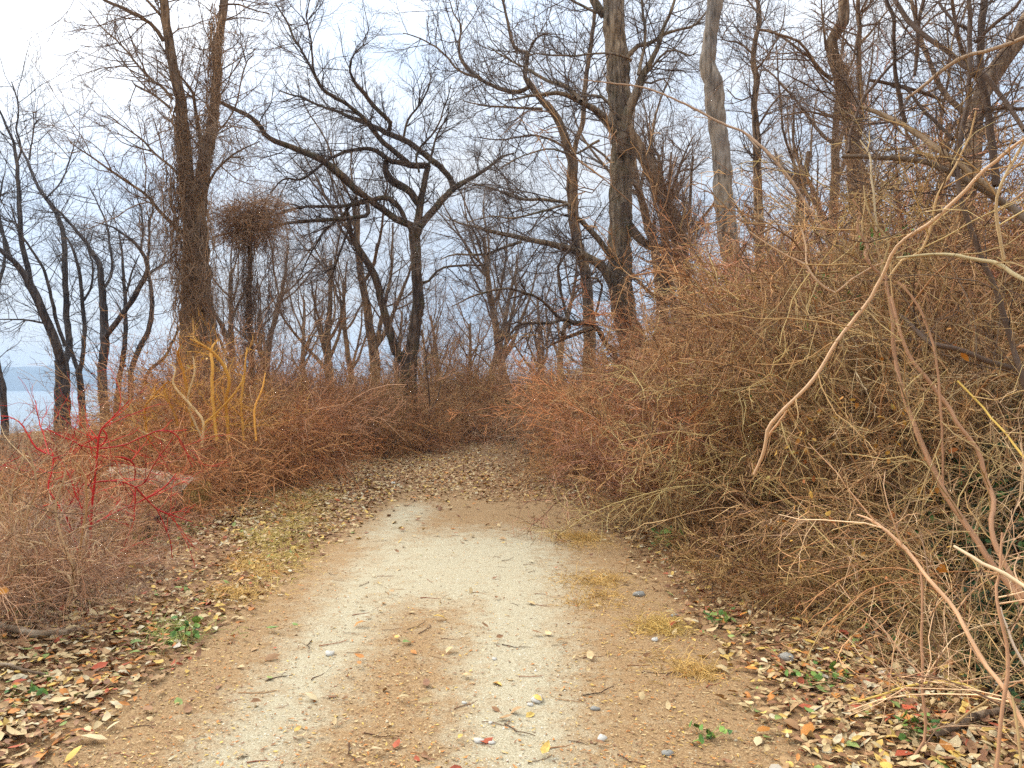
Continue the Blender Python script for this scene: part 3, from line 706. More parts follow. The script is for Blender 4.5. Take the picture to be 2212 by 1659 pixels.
t.stem([(228, bo), (226, 901), (221, 806), (226, 725), (222, 644), (215, 578), (195, 539), (163, 497), (127, 458), (95, 430)], [24, 21, 19, 18, 15, 12, 9, 7, 5, 3], 'trunk', sides=10)
t.stem([(228, 730), (231, 722), (267, 676), (293, 634), (314, 595), (319, 575), (303, 539), (277, 513), (240, 490), (200, 478)], [13, 13, 12, 12, 11, 9, 8, 6, 4, 2])
t.stem([(317, 580), (321, 530), (322, 481), (329, 452), (320, 400)], [7, 6, 5, 4, 2])
t.stem([(224, 624), (236, 600), (241, 572), (234, 513), (225, 474), (205, 430), (190, 400)], [6, 6, 6, 5, 4, 3, 2])
t.stem([(320, 590), (345, 575), (370, 560), (385, 548)], [6, 5, 4, 2])
t.stem([(303, 545), (308, 490), (300, 440), (285, 400)], [5, 4, 3, 2])
t.crown(dens=4.2, l1=(0.5, 1.9), lv2=6, lv3=4, up=0.05)
t, bo = shore('shore_tree', 255, 24, 'thin straight shore tree between the slanting one and the wavy one')
t.stem([(248, bo), (251, 897), (257, 823), (269, 741), (269, 644), (262, 546), (255, 500)], [14, 12, 11, 10, 8, 5, 3], 'trunk', sides=8)
t.stem([(269, 640), (283, 590), (300, 550)], [5, 4, 2])
t.crown(dens=3.6, l1=(0.5, 1.5), lv2=5, lv3=4, up=0.05)
t, bo = shore('shore_tree', 285, 23, 'wavy S-curved shore tree nearest the massive vine-wrapped one')
t.stem([(284, bo), (283, 888), (283, 806), (299, 757), (322, 709), (327, 660), (322, 604), (312, 560)], [15, 13, 12, 12, 11, 10, 8, 5], 'trunk', sides=8)
t.crown(dens=3.0, l1=(0.5, 1.4), lv2=5, lv3=4, up=0.05)
t, bo = shore('shore_tree', 305, 21, 'short slanting sapling at the foot of the massive vine-wrapped tree')
t.stem([(300, bo), (303, 881), (319, 806), (348, 783), (368, 748), (384, 709)], [9, 8, 8, 7, 6, 3], 'trunk', sides=8)
t.crown(dens=3.0, l1=(0.4, 1.0), lv2=5, lv3=3, up=0.05)
t, bo = shore('shore_tree', 8, 22, 'dark shore trunk cut by the left edge of the picture')
t.stem([(12, bo), (10, 914), (6, 839), (-6, 790), (-20, 700), (-25, 600)], [18, 15, 14, 13, 11, 8], 'trunk', sides=8)
t.stem([(-20, 690), (0, 600), (10, 540), (-5, 450), (5, 380)], [8, 7, 6, 5, 3])
t.crown(dens=3.6, l1=(0.6, 1.8), lv2=6, lv3=4, up=0.05)

# ------------------------------------------------------------------ bare trees further back (shared shapes)
def proto_tree(h, seed, col_, lean=0.05, forks=3, vines_=0):
    """meshes (trunk, limbs..., crown) for a bare background tree of height h"""
    K = 14
    st_ = np.zeros((1, K, 3)); d = nrm(np.array([[lean * rng.normal(), lean * rng.normal(), 1.0]]))
    for k in range(1, K):
        d = nrm(d + 0.07 * rng.normal(size=(1, 3)) + [0, 0, 0.1]); st_[:, k] = st_[:, k - 1] + d * h * 0.75 / (K - 1)
    R = np.linspace(0.021 * h, 0.007 * h, K)[None]
    R[0, 0] *= 1.3
    V, Fq, _ = tubes(st_, R, 10, 0.06)
    parts = [('trunk', mk_mesh('trunk', V, Fq, M['bark_brown'], np.full(len(V), .5)))]
    P1, R1 = grow(st_, R, 9, (0.32, 1), (0.35, 0.6), (20, 48), 10, 0.12, 0.10, 0.55, 0.3)
    V, Fq, _ = tubes(P1, R1, 6, 0.03)
    parts.append(('limbs', mk_mesh('limbs', V, Fq, M['bark_brown'], np.full(len(V), .5))))
    acc = Acc()
    P2, R2 = grow(P1, R1, 7, (0.2, 1), (0.3, 0.55), (25, 55), 6, 0.15, 0.06, 0.45, 0.4, 0.008); acc.tubes(P2, R2, 4, 0, .7)
    P3, R3 = grow(P2, R2, 6, (0.15, 1), (0.3, 0.6), (25, 60), 5, 0.17, 0.04, 0.55, 0.5, 0.005); acc.tubes(P3, R3, 3, 0, .9)
    P4, R4 = grow(P3, R3, 5, (0.1, 1), (0.35, 0.6), (25, 60), 3, 0.17, 0.03, 0.6, 0.6, 0.004); acc.tubes(P4, R4, 3)
    if vines_:
        P5, R5 = grow(st_, R, vines_, (0.1, 0.75), (0.5, 1.6), (60, 110), 8, 0.25, -0.35, 0.1, 0.5, 0.006, plen=False); R5 = np.minimum(R5, 0.008); acc.tubes(P5, R5, 3)
        P6, R6 = grow(P5, R5, 5, (0.1, 1), (0.2, 0.5), (30, 90), 4, 0.3, -0.2, 0.6, 0.5, 0.004); acc.tubes(P6, R6, 3)
    parts.append(('crown', acc.mesh('crown', M['twig'])))
    return parts
protos = [proto_tree(11, 1, TW_GREY), proto_tree(9, 2, TW_BROWN, vines_=90), proto_tree(13, 3, TW_GREY, 0.12), proto_tree(8, 4, TW_GREY, 0.2, vines_=120)]
BACK = [ # vx, depth, proto, height factor, label
 (626, 26, 3, 0.75, 'short vine-shagged stump tree behind the hanging vine strands'),
 (716, 27, 1, 0.95, 'slim vine-hung tree in the gap left of the forked tree'),
 (808, 29, 2, 0.9, 'straight slim trunk seen just behind the left stem of the forked tree'),
 (940, 30, 1, 0.6, 'small brushy tree right behind the forked tree'),
 (1005, 31, 3, 0.75, 'leaning brushy stub at the far end of the trail'),
 (1044, 34, 0, 0.85, 'slim upright tree at the far end of the trail, left of the taller pair'),
 (1083, 33, 2, 0.85, 'tall upright tree straight above the far end of the trail'),
 (1120, 37, 0, 0.75, 'faint slim tree above the gap at the far end of the trail'),
 (1180, 36, 1, 0.9, 'bare tree behind the low dead limb'),
 (1215, 42, 2, 0.8, 'distant bare tree left of the giant trunk'),
 (480, 27, 0, 0.7, 'bare tree behind the curtain of vines left of the vine ball'),
 (580, 33, 2, 0.7, 'distant slim tree behind the vine ball strands'),
 (670, 36, 0, 0.75, 'distant bare tree between the stump tree and the slim vine-hung tree'),
 (760, 40, 2, 0.75, 'distant bare tree framed left of the forked tree'),
 (860, 38, 0, 0.7, 'distant bare tree seen between the two stems of the forked tree'),
 (960, 42, 1, 0.85, 'distant brushy tree above the end of the trail'),
 (1420, 24, 2, 0.9, 'bare tree behind the leaning vine-choked trunk'),
 (1500, 27, 0, 1.0, 'bare tree in the gap between leaning trunk and pale trunk'),
 (1680, 22, 1, 1.05, 'vine-hung bare tree behind the slim crooked stem'),
 (1750, 25, 0, 1.1, 'bare tree in the gap left of the shaggy tree'),
 (1990, 19, 2, 0.7, 'bare tree behind the near branches right of the shaggy tree'),
]
for vx, d, pi, hf, lab in BACK:
    x = W(vx, 842, d)[0]
    root = new_root('bare_tree', (x, d, gz(x, d) - 0.1)); root.rotation_euler.z = rng.uniform(0, 6.28); root.scale = (hf, hf, hf)
    tag(root, lab, 'tree', 'bare trees in the background')
    for nm, me in protos[pi]:
        link(nm, me, root, color=((0.23, 0.185, 0.155), (0.29, 0.195, 0.13))[pi % 2])  # twig colours lightened so distant crowns look hazy; the haze is in the colour

# ------------------------------------------------------------------ shrubs of the thicket
def proto_shrub(h, canes, arch, spread, l1=7, l2=6, l3=2, tangle=0.2, r0=0.008, ll=(0.25, 0.5)):
    K = 10
    a = rng.uniform(0, 6.283, canes); rr = np.sqrt(rng.uniform(0, 1, canes)) * 0.3
    P = np.zeros((canes, K, 3)); P[:, 0, 0] = np.cos(a) * rr; P[:, 0, 1] = np.sin(a) * rr; P[:, 0, 2] = -0.08
    aa = a + rng.normal(0, 0.7, canes); le = rng.uniform(0.05, spread, canes)
    d = nrm(np.stack([np.cos(aa) * le, np.sin(aa) * le, np.ones(canes)], 1))
    L = h * rng.uniform(0.75, 1.3, canes)
    out = np.stack([np.cos(aa), np.sin(aa), np.zeros(canes)], 1)
    for k in range(1, K):
        f = k / K
        d = nrm(d + tangle * 0.5 * rng.normal(size=d.shape) + (out * 0.10 - np.array([0, 0, 1.0]) * 0.22 * f) * arch)
        P[:, k] = P[:, k - 1] + d * (L / (K - 1))[:, None]
    R = (rng.uniform(0.6, 1.3, canes) * r0)[:, None] * np.linspace(1, 0.45, K)[None]
    a1 = Acc(); a1.tubes(P, R, 4, 0.15, 1)
    a2 = Acc()
    P1, R1 = grow(P, R, l1, (0.12, 1), ll, (20, 65), 6, tangle, 0.0, 0.6, 0.5, 0.0042); a2.tubes(P1, R1, 3)
    P2, R2 = grow(P1, R1, l2, (0.1, 1), (0.25, 0.6), (20, 70), 4, tangle, 0.0, 0.7, 0.6, 0.0034); a2.tubes(P2, R2, 3)
    if l3:
        P3, R3 = grow(P2, R2, l3, (0.1, 1), (0.3, 0.6), (20, 70), 3, tangle, 0.0, 0.8, 0.7, 0.0028); a2.tubes(P3, R3, 3)
    return a1.mesh('canes', M['shrub']), a2.mesh('twigs', M['shrub'])
SH = [proto_shrub(1.7, 26, 1.1, 0.6), proto_shrub(1.5, 30, 1.6, 0.8, tangle=0.26), proto_shrub(2.1, 22, 0.8, 0.5),
      proto_shrub(1.8, 28, 1.9, 0.9, tangle=0.3), proto_shrub(2.6, 24, 0.9, 0.32, l1=10, ll=(0.13, 0.3), tangle=0.22), proto_shrub(2.4, 26, 1.2, 0.4, l1=10, tangle=0.3, ll=(0.13, 0.3))]
LOWSH = [proto_shrub(0.8, 26, 1.9, 1.1, l1=6, l2=4, l3=3, tangle=0.28, r0=0.004), proto_shrub(0.6, 30, 2.2, 1.3, l1=5, l2=4, l3=3, tangle=0.3, r0=0.0035)]
WHIP = [proto_shrub(1.7, 26, 1.5, 0.9, l1=4, l2=2, l3=0, tangle=0.2, r0=0.0055, ll=(0.2, 0.5)), proto_shrub(1.3, 24, 2.0, 1.2, l1=4, l2=2, l3=0, tangle=0.24, r0=0.005, ll=(0.2, 0.5))]
T_TAN = (0.40, 0.255, 0.125); T_PINK = (0.41, 0.25, 0.15); T_RUST = (0.41, 0.20, 0.085); T_OLIVE = (0.33, 0.235, 0.11); T_UMBER = (0.31, 0.175, 0.085); T_GREY = (0.36, 0.28, 0.19); T_GOLD = (0.48, 0.27, 0.075)
TINT = {T_TAN: 'tan', T_PINK: 'pinkish', T_RUST: 'rusty', T_OLIVE: 'olive', T_UMBER: 'dark brown', T_GREY: 'grey-tan', T_GOLD: 'golden'}
T_STRAW = (0.44, 0.32, 0.16); TINT[T_STRAW] = 'straw-coloured'
n_shrub = [0]
def shrub(x, y, p, s, c, label, group, sz=None, tilt=0.0):
    e = (SH + LOWSH + WHIP)[p]
    o = link('shrub', e[0], None, (x, y, gz(x, y)), (rng.normal() * 0.08 + 0, tilt + rng.normal() * 0.08, rng.uniform(0, 6.28)), (s, s, sz or s))
    k = rng.uniform(0.8, 1.25); j = rng.uniform(0.92, 1.08, 3)
    o.color = (*(np.array(c) * k * j), 1)
    q = link('twigs', e[1], o); q.color = o.color
    tag(o, label, 'shrub', group); n_shrub[0] += 1
    return o
def pick(cs): return cs[rng.integers(len(cs))]
LOGP = (-3.9, 9.3)
def fill(n, yr, xf, ps, sr, cs, label, group, mind=0.45, tries=30, szr=(0.9, 1.1), xy=None):
    pts = []
    for _ in range(n * tries):
        if len(pts) >= n: break
        y = rng.uniform(*yr); lo, hi = xf(y); x = lo + (hi - lo) * rng.uniform(0, 1)
        if abs(x) / y > 0.72: continue
        if y < 10.0 and y > 5.9 and -0.52 < x / y < -0.33: continue      # open ground in front of the logs
        if all((x - a) ** 2 + (y - b2) ** 2 > mind ** 2 for a, b2 in pts): pts.append((x, y))
    for x, y in pts:
        s = rng.uniform(*sr); c = pick(cs); lo, hi = xf(y)
        f = (x - lo) / max(hi - lo, 0.01); f = 1 - f if x < 0 else f
        g = (y - yr[0]) / (yr[1] - yr[0])
        side = 'nearest the trail' if f < 0.34 else ('halfway back' if f < 0.67 else 'farthest from the trail')
        row = 'front row' if g < 0.34 else ('middle row' if g < 0.67 else 'back row')
        shrub(x, y, pick(ps), s if xy is None else xy, c, f'{TINT[c]} {label}, {row}, {side}', group, s * rng.uniform(*szr))
# left side
fill(9, (5.0, 7.2), lambda y: (-y * 0.70, -y * 0.53), [0, 1, 3, 6], (0.42, 0.6), [T_TAN, T_PINK, T_GREY], 'low shrub tangled round the red bush', 'low tangle left of the trail', 0.3)
fill(14, (7.0, 11), lambda y: (-y * 0.68, -y * 0.46 ), [1, 3, 6, 7], (0.5, 0.62), [T_TAN, T_PINK, T_RUST], 'low shrub in front of the shore trees', 'low tangle before the shore trees', 0.5)
fill(16, (11, 19), lambda y: (-y * 0.68, -y * 0.47), [1, 3, 6], (0.5, 0.7), [T_TAN, T_UMBER, T_GREY], 'scrub bush below the shore trees', 'scrub below the shore trees', 0.9)
fill(24, (9.8, 13.5), lambda y: (max(-y * 0.43, -5.6), float(edge_l(y)) - 0.5), [0, 1, 2, 3], (0.78, 1.0), [T_RUST, T_TAN, T_PINK, T_GOLD, T_RUST], 'thicket shrub behind the cut log', 'rusty thicket left of the trail', 0.36)
fill(34, (13, 19), lambda y: (max(-y * 0.42, -7.5), float(edge_l(y)) - 0.55), [0, 1, 2, 3], (0.95, 1.2), [T_RUST, T_TAN, T_UMBER, T_PINK, T_UMBER], 'thicket shrub between vine-wrapped and forked tree', 'brown thicket left of the trail', 0.5)
fill(16, (19, 23), lambda y: (-5.5, float(edge_l(y)) - 0.4), [0, 1, 2, 3], (0.8, 1.05), [T_UMBER, T_TAN, T_OLIVE], 'shrub round the foot of the forked tree', 'shrubs at the foot of the forked tree', 0.45)
fill(24, (24.6, 29), lambda y: (-3.6, 0.25), [0, 1, 2, 3], (1.35, 1.75), [T_TAN, T_UMBER, T_OLIVE, T_PINK], 'rounded shrub closing the far trail end', 'shrubs closing the far end of the trail', 0.5)
fill(14, (24, 34), lambda y: (-12, -4), [0, 2, 4], (0.9, 1.2), [T_UMBER, T_GREY], 'shrub in the wood behind the forked tree', 'scrub behind the forked tree', 0.9)
# right side
fill(17, (3.4, 6.4), lambda y: (float(edge_r(y)) + 0.7, y * 0.72), [8, 9, 8, 9, 6], (0.6, 1.0), [T_OLIVE, T_STRAW, T_TAN, T_STRAW], 'thin shrub over the ivy', 'low shrubs over the ivy', 0.32)
fill(18, (5.6, 9.5), lambda y: (float(edge_r(y)) + 0.25, float(edge_r(y)) + 1.3), [6, 7, 6], (0.8, 1.1), [T_TAN, T_OLIVE, T_UMBER, T_TAN], 'low shrub fringing the right trail edge', 'low fringe right of the trail', 0.35)
fill(24, (5.6, 9.5), lambda y: (float(edge_r(y)) + 1.2, min(y * 0.70, float(edge_r(y)) + 4.2)), [1, 4, 8, 5, 8], (0.75, 1.05), [T_TAN, T_STRAW, T_OLIVE, T_GREY], 'arching shrub behind the hooked cane', 'near part of the right bank thicket', 0.45)
fill(12, (6.5, 9.5), lambda y: (y * 0.42, y * 0.68), [4, 5], (1.25, 1.6), [T_TAN, T_PINK, T_OLIVE], 'tall shrub high behind the hooked cane', 'tall shrubs behind the hooked cane', 0.5, xy=0.95)
fill(34, (9, 15), lambda y: (float(edge_r(y)) + 0.4, float(edge_r(y)) + 3.2), [0, 1, 4, 5], (0.8, 1.05), [T_PINK, T_TAN, T_UMBER, T_PINK, T_RUST], 'shrub along the middle of the right bank', 'middle of the right bank thicket', 0.45)
fill(28, (9, 15), lambda y: (max(float(edge_r(y)) + 2.2, y * 0.26), y * 0.68), [4, 5], (1.1, 1.5), [T_PINK, T_TAN, T_RUST, T_PINK], 'tall shrub high on the right bank', 'tall shrubs high on the right bank', 0.6, xy=1.15)
fill(22, (15, 22.0), lambda y: (float(edge_r(y)) + 0.45, float(edge_r(y)) + 3.5), [0, 1, 3, 2], (0.8, 1.1), [T_UMBER, T_PINK, T_TAN, T_GREY], 'shrub below the giant trunk', 'far part of the right bank thicket', 0.5)
fill(18, (15, 24), lambda y: (y * 0.25, y * 0.66), [4, 5], (1.1, 1.5), [T_PINK, T_UMBER, T_RUST], 'tall shrub round the pale kinked trunk', 'tall shrubs around the pale kinked trunk', 0.9, xy=1.2)

# ------------------------------------------------------------------ traced near shrubs
def cane_shrub(name, vxb, d, color, canes, label, wf=1.0, dens=5, l1=(0.15, 0.5), sub=4, cat='shrub', base_z=None, lv3=3, group=None, mat='shrub'):
    x = W(vxb, 842, d)[0]
    base = np.array([x, d, gz(x, d)])
    root = new_root(name, base); tag(root, label, cat, group)
    lines = []
    for cn in canes:
        pts, w = cn[0], cn[1]; cc = cn[2] if len(cn) > 2 and cn[2] is not None else color
        d0, d1 = (cn[3] if len(cn) > 3 else (d + rng.uniform(-0.25, 0.25), d + rng.uniform(-0.4, 0.4)))
        n = len(pts)
        p = np.array([[*W(a, b2, q), 0.5 * wf * v / 2.16015 / FPX * q] for (a, b2), q, v in zip(pts, np.linspace(d0, d1, n), np.interp(np.linspace(0, 1, n), np.linspace(0, 1, len(w)), w))])
        L = np.linalg.norm(np.diff(p[:, :3], axis=0), axis=1).sum()
        q = smooth_line(p, max(10, int(L / 0.05)), 0.003)
        V, Fq, _ = tubes(q[None, :, :3], q[None, :, 3], 7, 0.05)
        link('cane', mk_mesh('cane', V - base, Fq, M[mat], np.full(len(V), rng.uniform(0.35, 0.6))), root, color=cc)
        r = smooth_line(p, 12); lines.append((r[:, :3], r[:, 3], L))
    if dens:
        P = np.stack([l[0] for l in lines]); R = np.stack([l[1] for l in lines]); n = np.maximum(1, (np.array([l[2] for l in lines]) * dens).astype(int))
        acc = Acc()
        P1, R1 = grow(P, np.minimum(R, 0.006), n, (0.1, 1), l1, (25, 70), 6, 0.18, 0.0, 0.6, 0.5, 0.0018, plen=False); acc.tubes(P1, R1, 4)
        P2, R2 = grow(P1, R1, sub, (0.1, 1), (0.3, 0.6), (25, 65), 4, 0.2, 0, 0.65, 0.5, 0.0013); acc.tubes(P2, R2, 3)
        if lv3:
            P3, R3 = grow(P2, R2, lv3, (0.1, 1), (0.3, 0.6), (25, 65), 3, 0.2, 0, 0.7, 0.6, 0.001); acc.tubes(P3, R3, 3)
        link('twigs', acc.mesh('twigs', M[mat], base), root, color=color)
    return root
RED = (0.42, 0.022, 0.018); RED2 = (0.40, 0.05, 0.03)
zr = lambda a, b2: (a * 0.2685, 864 + b2 * 0.2685)      # from the enlarged view of the lower left
def zz(l): return [zr(*p) for p in l]
cane_shrub('red_stemmed_bush', 195, 6.2, RED, [
  (zz([(715, 1420), (730, 1100), (745, 850), (770, 620), (790, 400), (820, 230), (900, 150), (1040, 0)]), [7, 7, 7, 6.5, 6, 5, 4, 2]),
  (zz([(800, 390), (900, 380), (1030, 350), (1160, 290), (1310, 245), (1400, 270), (1470, 350), (1550, 540)]), [5, 4.5, 4, 4, 4, 4, 3, 2]),
  (zz([(640, 1250), (580, 1060), (490, 870), (410, 750), (390, 680), (420, 560), (430, 440), (410, 390)]), [5, 5, 5, 5, 5, 5, 4, 3]),
  (zz([(430, 450), (350, 420), (270, 360), (220, 270), (170, 190), (90, 140), (20, 130)]), [4, 5, 5, 5, 4, 3, 2]),
  (zz([(400, 440), (370, 350), (330, 210), (300, 100), (285, 0)]), [4, 4, 3.5, 3, 2]),
  (zz([(430, 470), (480, 460), (560, 430), (640, 380)]), [4, 4, 3, 2]),
  (zz([(370, 230), (470, 280), (590, 330), (640, 360), (740, 385), (800, 390)]), [3, 4, 4, 4, 4, 4]),
  (zz([(740, 1000), (850, 950), (960, 890), (1090, 840), (1230, 760), (1340, 690), (1420, 590)]), [5, 5, 4.5, 4.5, 4, 4, 3]),
  (zz([(700, 690), (800, 660), (960, 660), (1090, 700), (1160, 770), (1260, 870), (1400, 930), (1550, 980)]), [4, 4, 4, 5, 5, 5, 4, 2]),
  (zz([(1090, 700), (1160, 670), (1220, 560), (1290, 440), (1340, 380), (1400, 290)]), [4, 4, 3, 3, 3, 2]),
  (zz([(660, 1200), (660, 900), (610, 740), (540, 560), (470, 470)]), [4, 4, 4, 3, 2]),
  (zz([(0, 545), (80, 500), (190, 440)]), [3, 3, 2]),
  (zz([(640, 1180), (560, 1000), (540, 900), (600, 780), (700, 640), (760, 520)]), [4, 4, 4, 3, 3, 2]),
  (zz([(850, 300), (760, 310), (660, 370), (600, 440)]), [4, 4, 3, 2]),
  (zz([(830, 240), (860, 300), (810, 380)]), [4, 5, 4]),
  (zz([(930, 460), (1000, 465), (1070, 510), (1090, 570), (1085, 650)]), [3, 5, 5, 4, 3]),
  (zz([(1390, 1280), (1380, 1150), (1330, 1010), (1260, 880)]), [3, 3, 3, 3]),
  (zz([(930, 1300), (1020, 1120), (1080, 950), (1090, 720)]), [2, 3, 3, 3]),
 ], 'bush of bright red arching stems in front of the cut log', wf=0.72, dens=11, l1=(0.1, 0.5), sub=3, lv3=0)
TANC = (0.46, 0.34, 0.20)
cane_shrub('tangled_bush', 90, 5.0, TANC, [
  (zz([(100, 1400), (95, 1000), (100, 700), (170, 530), (190, 430)]), [6, 5, 5, 4, 3]),
  (zz([(290, 1520), (310, 1300), (270, 1170), (130, 1130), (0, 1040)]), [5, 5, 5, 4, 3]),
  (zz([(620, 1580), (570, 1430), (480, 1380), (380, 1310), (250, 1270), (0, 1260)]), [6, 6, 6, 5, 4, 3]),
  (zz([(400, 1609), (300, 1520), (120, 1460), (0, 1400)]), [6, 6, 5, 4]),
  (zz([(525, 1330), (470, 1260), (380, 1180), (250, 1140), (110, 1110)]), [6, 7, 6, 5, 3]),
  (zz([(640, 1350), (660, 1100), (700, 850), (700, 680), (650, 550), (580, 480)]), [5, 5, 5, 5, 4, 3]),
  (zz([(210, 1609), (160, 1300), (230, 900), (300, 700), (260, 500), (215, 380)]), [5, 5, 5, 4, 4, 2]),
  (zz([(560, 1609), (600, 1350), (500, 1100), (450, 850), (520, 640), (540, 540)]), [6, 6, 5, 5, 4, 2]),
  (zz([(0, 980), (90, 1090), (170, 1280), (210, 1420)]), [4, 5, 4, 3]),
 ], 'pale tan tangle of stems at the left edge below the red-stemmed bush', dens=10, l1=(0.15, 0.5), sub=4, lv3=2)
GOLD = (0.55, 0.31, 0.06)
y5 = lambda l: [(a * 0.3255, 432 + b2 * 0.3255) for a, b2 in l]
gb = cane_shrub('golden_bush', 470, 10.3, GOLD, [
  (y5([(1340, 1640), (1350, 1480), (1300, 1400), (1200, 1290), (1150, 1220), (1165, 1120), (1130, 1090)]), [5, 5, 5, 5, 4, 3, 2], (0.55, 0.42, 0.22)),
  (y5([(1100, 1600), (920, 1520), (870, 1380), (860, 1310)]), [3, 4, 4, 3], (0.55, 0.42, 0.2)),
  (y5([(1180, 1500), (1160, 1420), (1100, 1300), (1085, 1220)]), [4, 4, 4, 3]),
  (y5([(1520, 1600), (1500, 1350), (1520, 1200), (1470, 1080), (1410, 1010), (1340, 960), (1260, 920)]), [6, 6, 6, 6, 5, 4, 2]),
  (y5([(1440, 1600), (1410, 1300), (1410, 1100), (1400, 1000), (1440, 930)]), [6, 6, 6, 5, 3]),
  (y5([(1280, 1500), (1230, 1200), (1190, 1060), (1180, 1020), (1200, 960)]), [5, 5, 4, 4, 2]),
  (y5([(1620, 1600), (1600, 1350), (1620, 1180), (1630, 1050), (1640, 980)]), [5, 4, 4, 3, 2]),
  (y5([(1360, 1480), (1450, 1400), (1560, 1280), (1610, 1190), (1590, 1150)]), [4, 4, 4, 3, 2]),
  (y5([(1350, 1600), (1250, 1350), (1290, 1150), (1280, 1040)]), [4, 4, 4, 2], (0.55, 0.42, 0.22)),
  (y5([(1700, 1600), (1690, 1400), (1740, 1250), (1760, 1150)]), [4, 4, 3, 2]),
  (y5([(1000, 1640), (960, 1400), (1040, 1280), (1120, 1200)]), [4, 4, 3, 2]),
 ], 'golden orange bush glowing at the foot of the massive vine-wrapped tree', wf=1.2, dens=11, l1=(0.15, 0.5), sub=5, lv3=3)

# the near branches at the right
PALE = (0.58, 0.42, 0.27); OLV = (0.38, 0.29, 0.14); DARKC = (0.10, 0.07, 0.05); PK = (0.40, 0.24, 0.14); YEL = (0.60, 0.46, 0.12)
cane_shrub('hooked_cane_bush', 2100, 3.9, OLV, [
  ([(2212, 1304), (2185, 1272), (2139, 1213), (2103, 1159), (2062, 1100), (2030, 1045), (2003, 986), (1976, 918), (1951, 844), (1933, 772), (1926, 683), (1915, 611), (1908, 560)], [14, 14, 13, 13, 12, 12, 11, 10, 9, 9, 8, 7, 5], PK, (3.2, 4.2)),
  ([(2212, 1290), (2180, 1235), (2150, 1180), (2140, 1130), (2146, 1090), (2135, 1045), (2112, 977), (2071, 918), (2048, 876), (2005, 819), (1965, 769), (1940, 700), (1925, 640)], [11, 11, 11, 10, 10, 9, 9, 8, 8, 8, 8, 7, 5], PK, (3.2, 4.0)),
  ([(2230, 290), (2175, 328), (2116, 378), (2066, 432), (2012, 479), (1969, 507), (1926, 550), (1908, 597), (1869, 661), (1808, 740), (1750, 829), (1690, 887), (1660, 925), (1647, 980), (1629, 1025)], [6, 7, 8, 8, 8, 8, 8, 8, 8, 8, 8, 8, 8, 7, 6], PALE, (3.3, 4.1)),
  ([(1700, 885), (1685, 910), (1668, 930), (1655, 945)], [4, 5, 5, 5], PALE, (3.95, 4.05)),
  ([(1620, 500), (1657, 525), (1704, 554), (1740, 572), (1758, 597), (1783, 618), (1808, 632), (1840, 604), (1876, 582), (1905, 570)], [3, 4, 4, 5, 5, 5, 5, 5, 4, 4], PALE, (4.4, 4.1)),
  ([(1725, 479), (1740, 525), (1743, 572)], [3, 4, 4], PALE, (4.4, 4.3)),
  ([(2069, 822), (2119, 876), (2155, 919), (2187, 958), (2225, 1000)], [4, 4, 4, 5, 5], YEL, (3.5, 3.2)),
  ([(1937, 557), (1994, 550), (2048, 550), (2101, 559), (2155, 568), (2191, 590), (2230, 610)], [5, 6, 7, 8, 9, 9, 9], (0.55, 0.50, 0.30), (3.9, 3.4)),
  ([(1908, 597), (1880, 570), (1868, 545), (1875, 530), (1850, 490), (1860, 460), (1840, 430)], [6, 7, 7, 6, 5, 4, 3], PK, (4.1, 4.3)),
  ([(1905, 590), (1920, 520), (1890, 480), (1872, 440), (1868, 400)], [5, 5, 4, 4, 3], OLV, (4.1, 4.3)),
  ([(1895, 500), (1890, 430), (1884, 380), (1880, 330), (1860, 300)], [5, 5, 5, 4, 3], (0.5, 0.43, 0.28), (4.2, 4.4)),
  ([(1920, 600), (1950, 560), (1985, 545), (2010, 500), (2020, 450), (2040, 400), (2095, 300), (2110, 240)], [5, 6, 6, 5, 5, 5, 4, 3], (0.5, 0.40, 0.22), (4.0, 3.8)),
  ([(1940, 610), (1970, 640), (2000, 700), (2020, 760), (2028, 850), (2034, 950), (2038, 1050)], [5, 5, 5, 5, 5, 5, 4], PK, (3.9, 3.6)),
  ([(2170, 560), (2160, 500), (2155, 440), (2165, 400), (2200, 330), (2230, 280)], [7, 7, 6, 6, 6, 5], (0.55, 0.48, 0.30), (3.5, 3.3)),
 ], 'tangle of pale hooked canes and arching stems in the right foreground', dens=7, l1=(0.2, 0.8), sub=5, lv3=3)
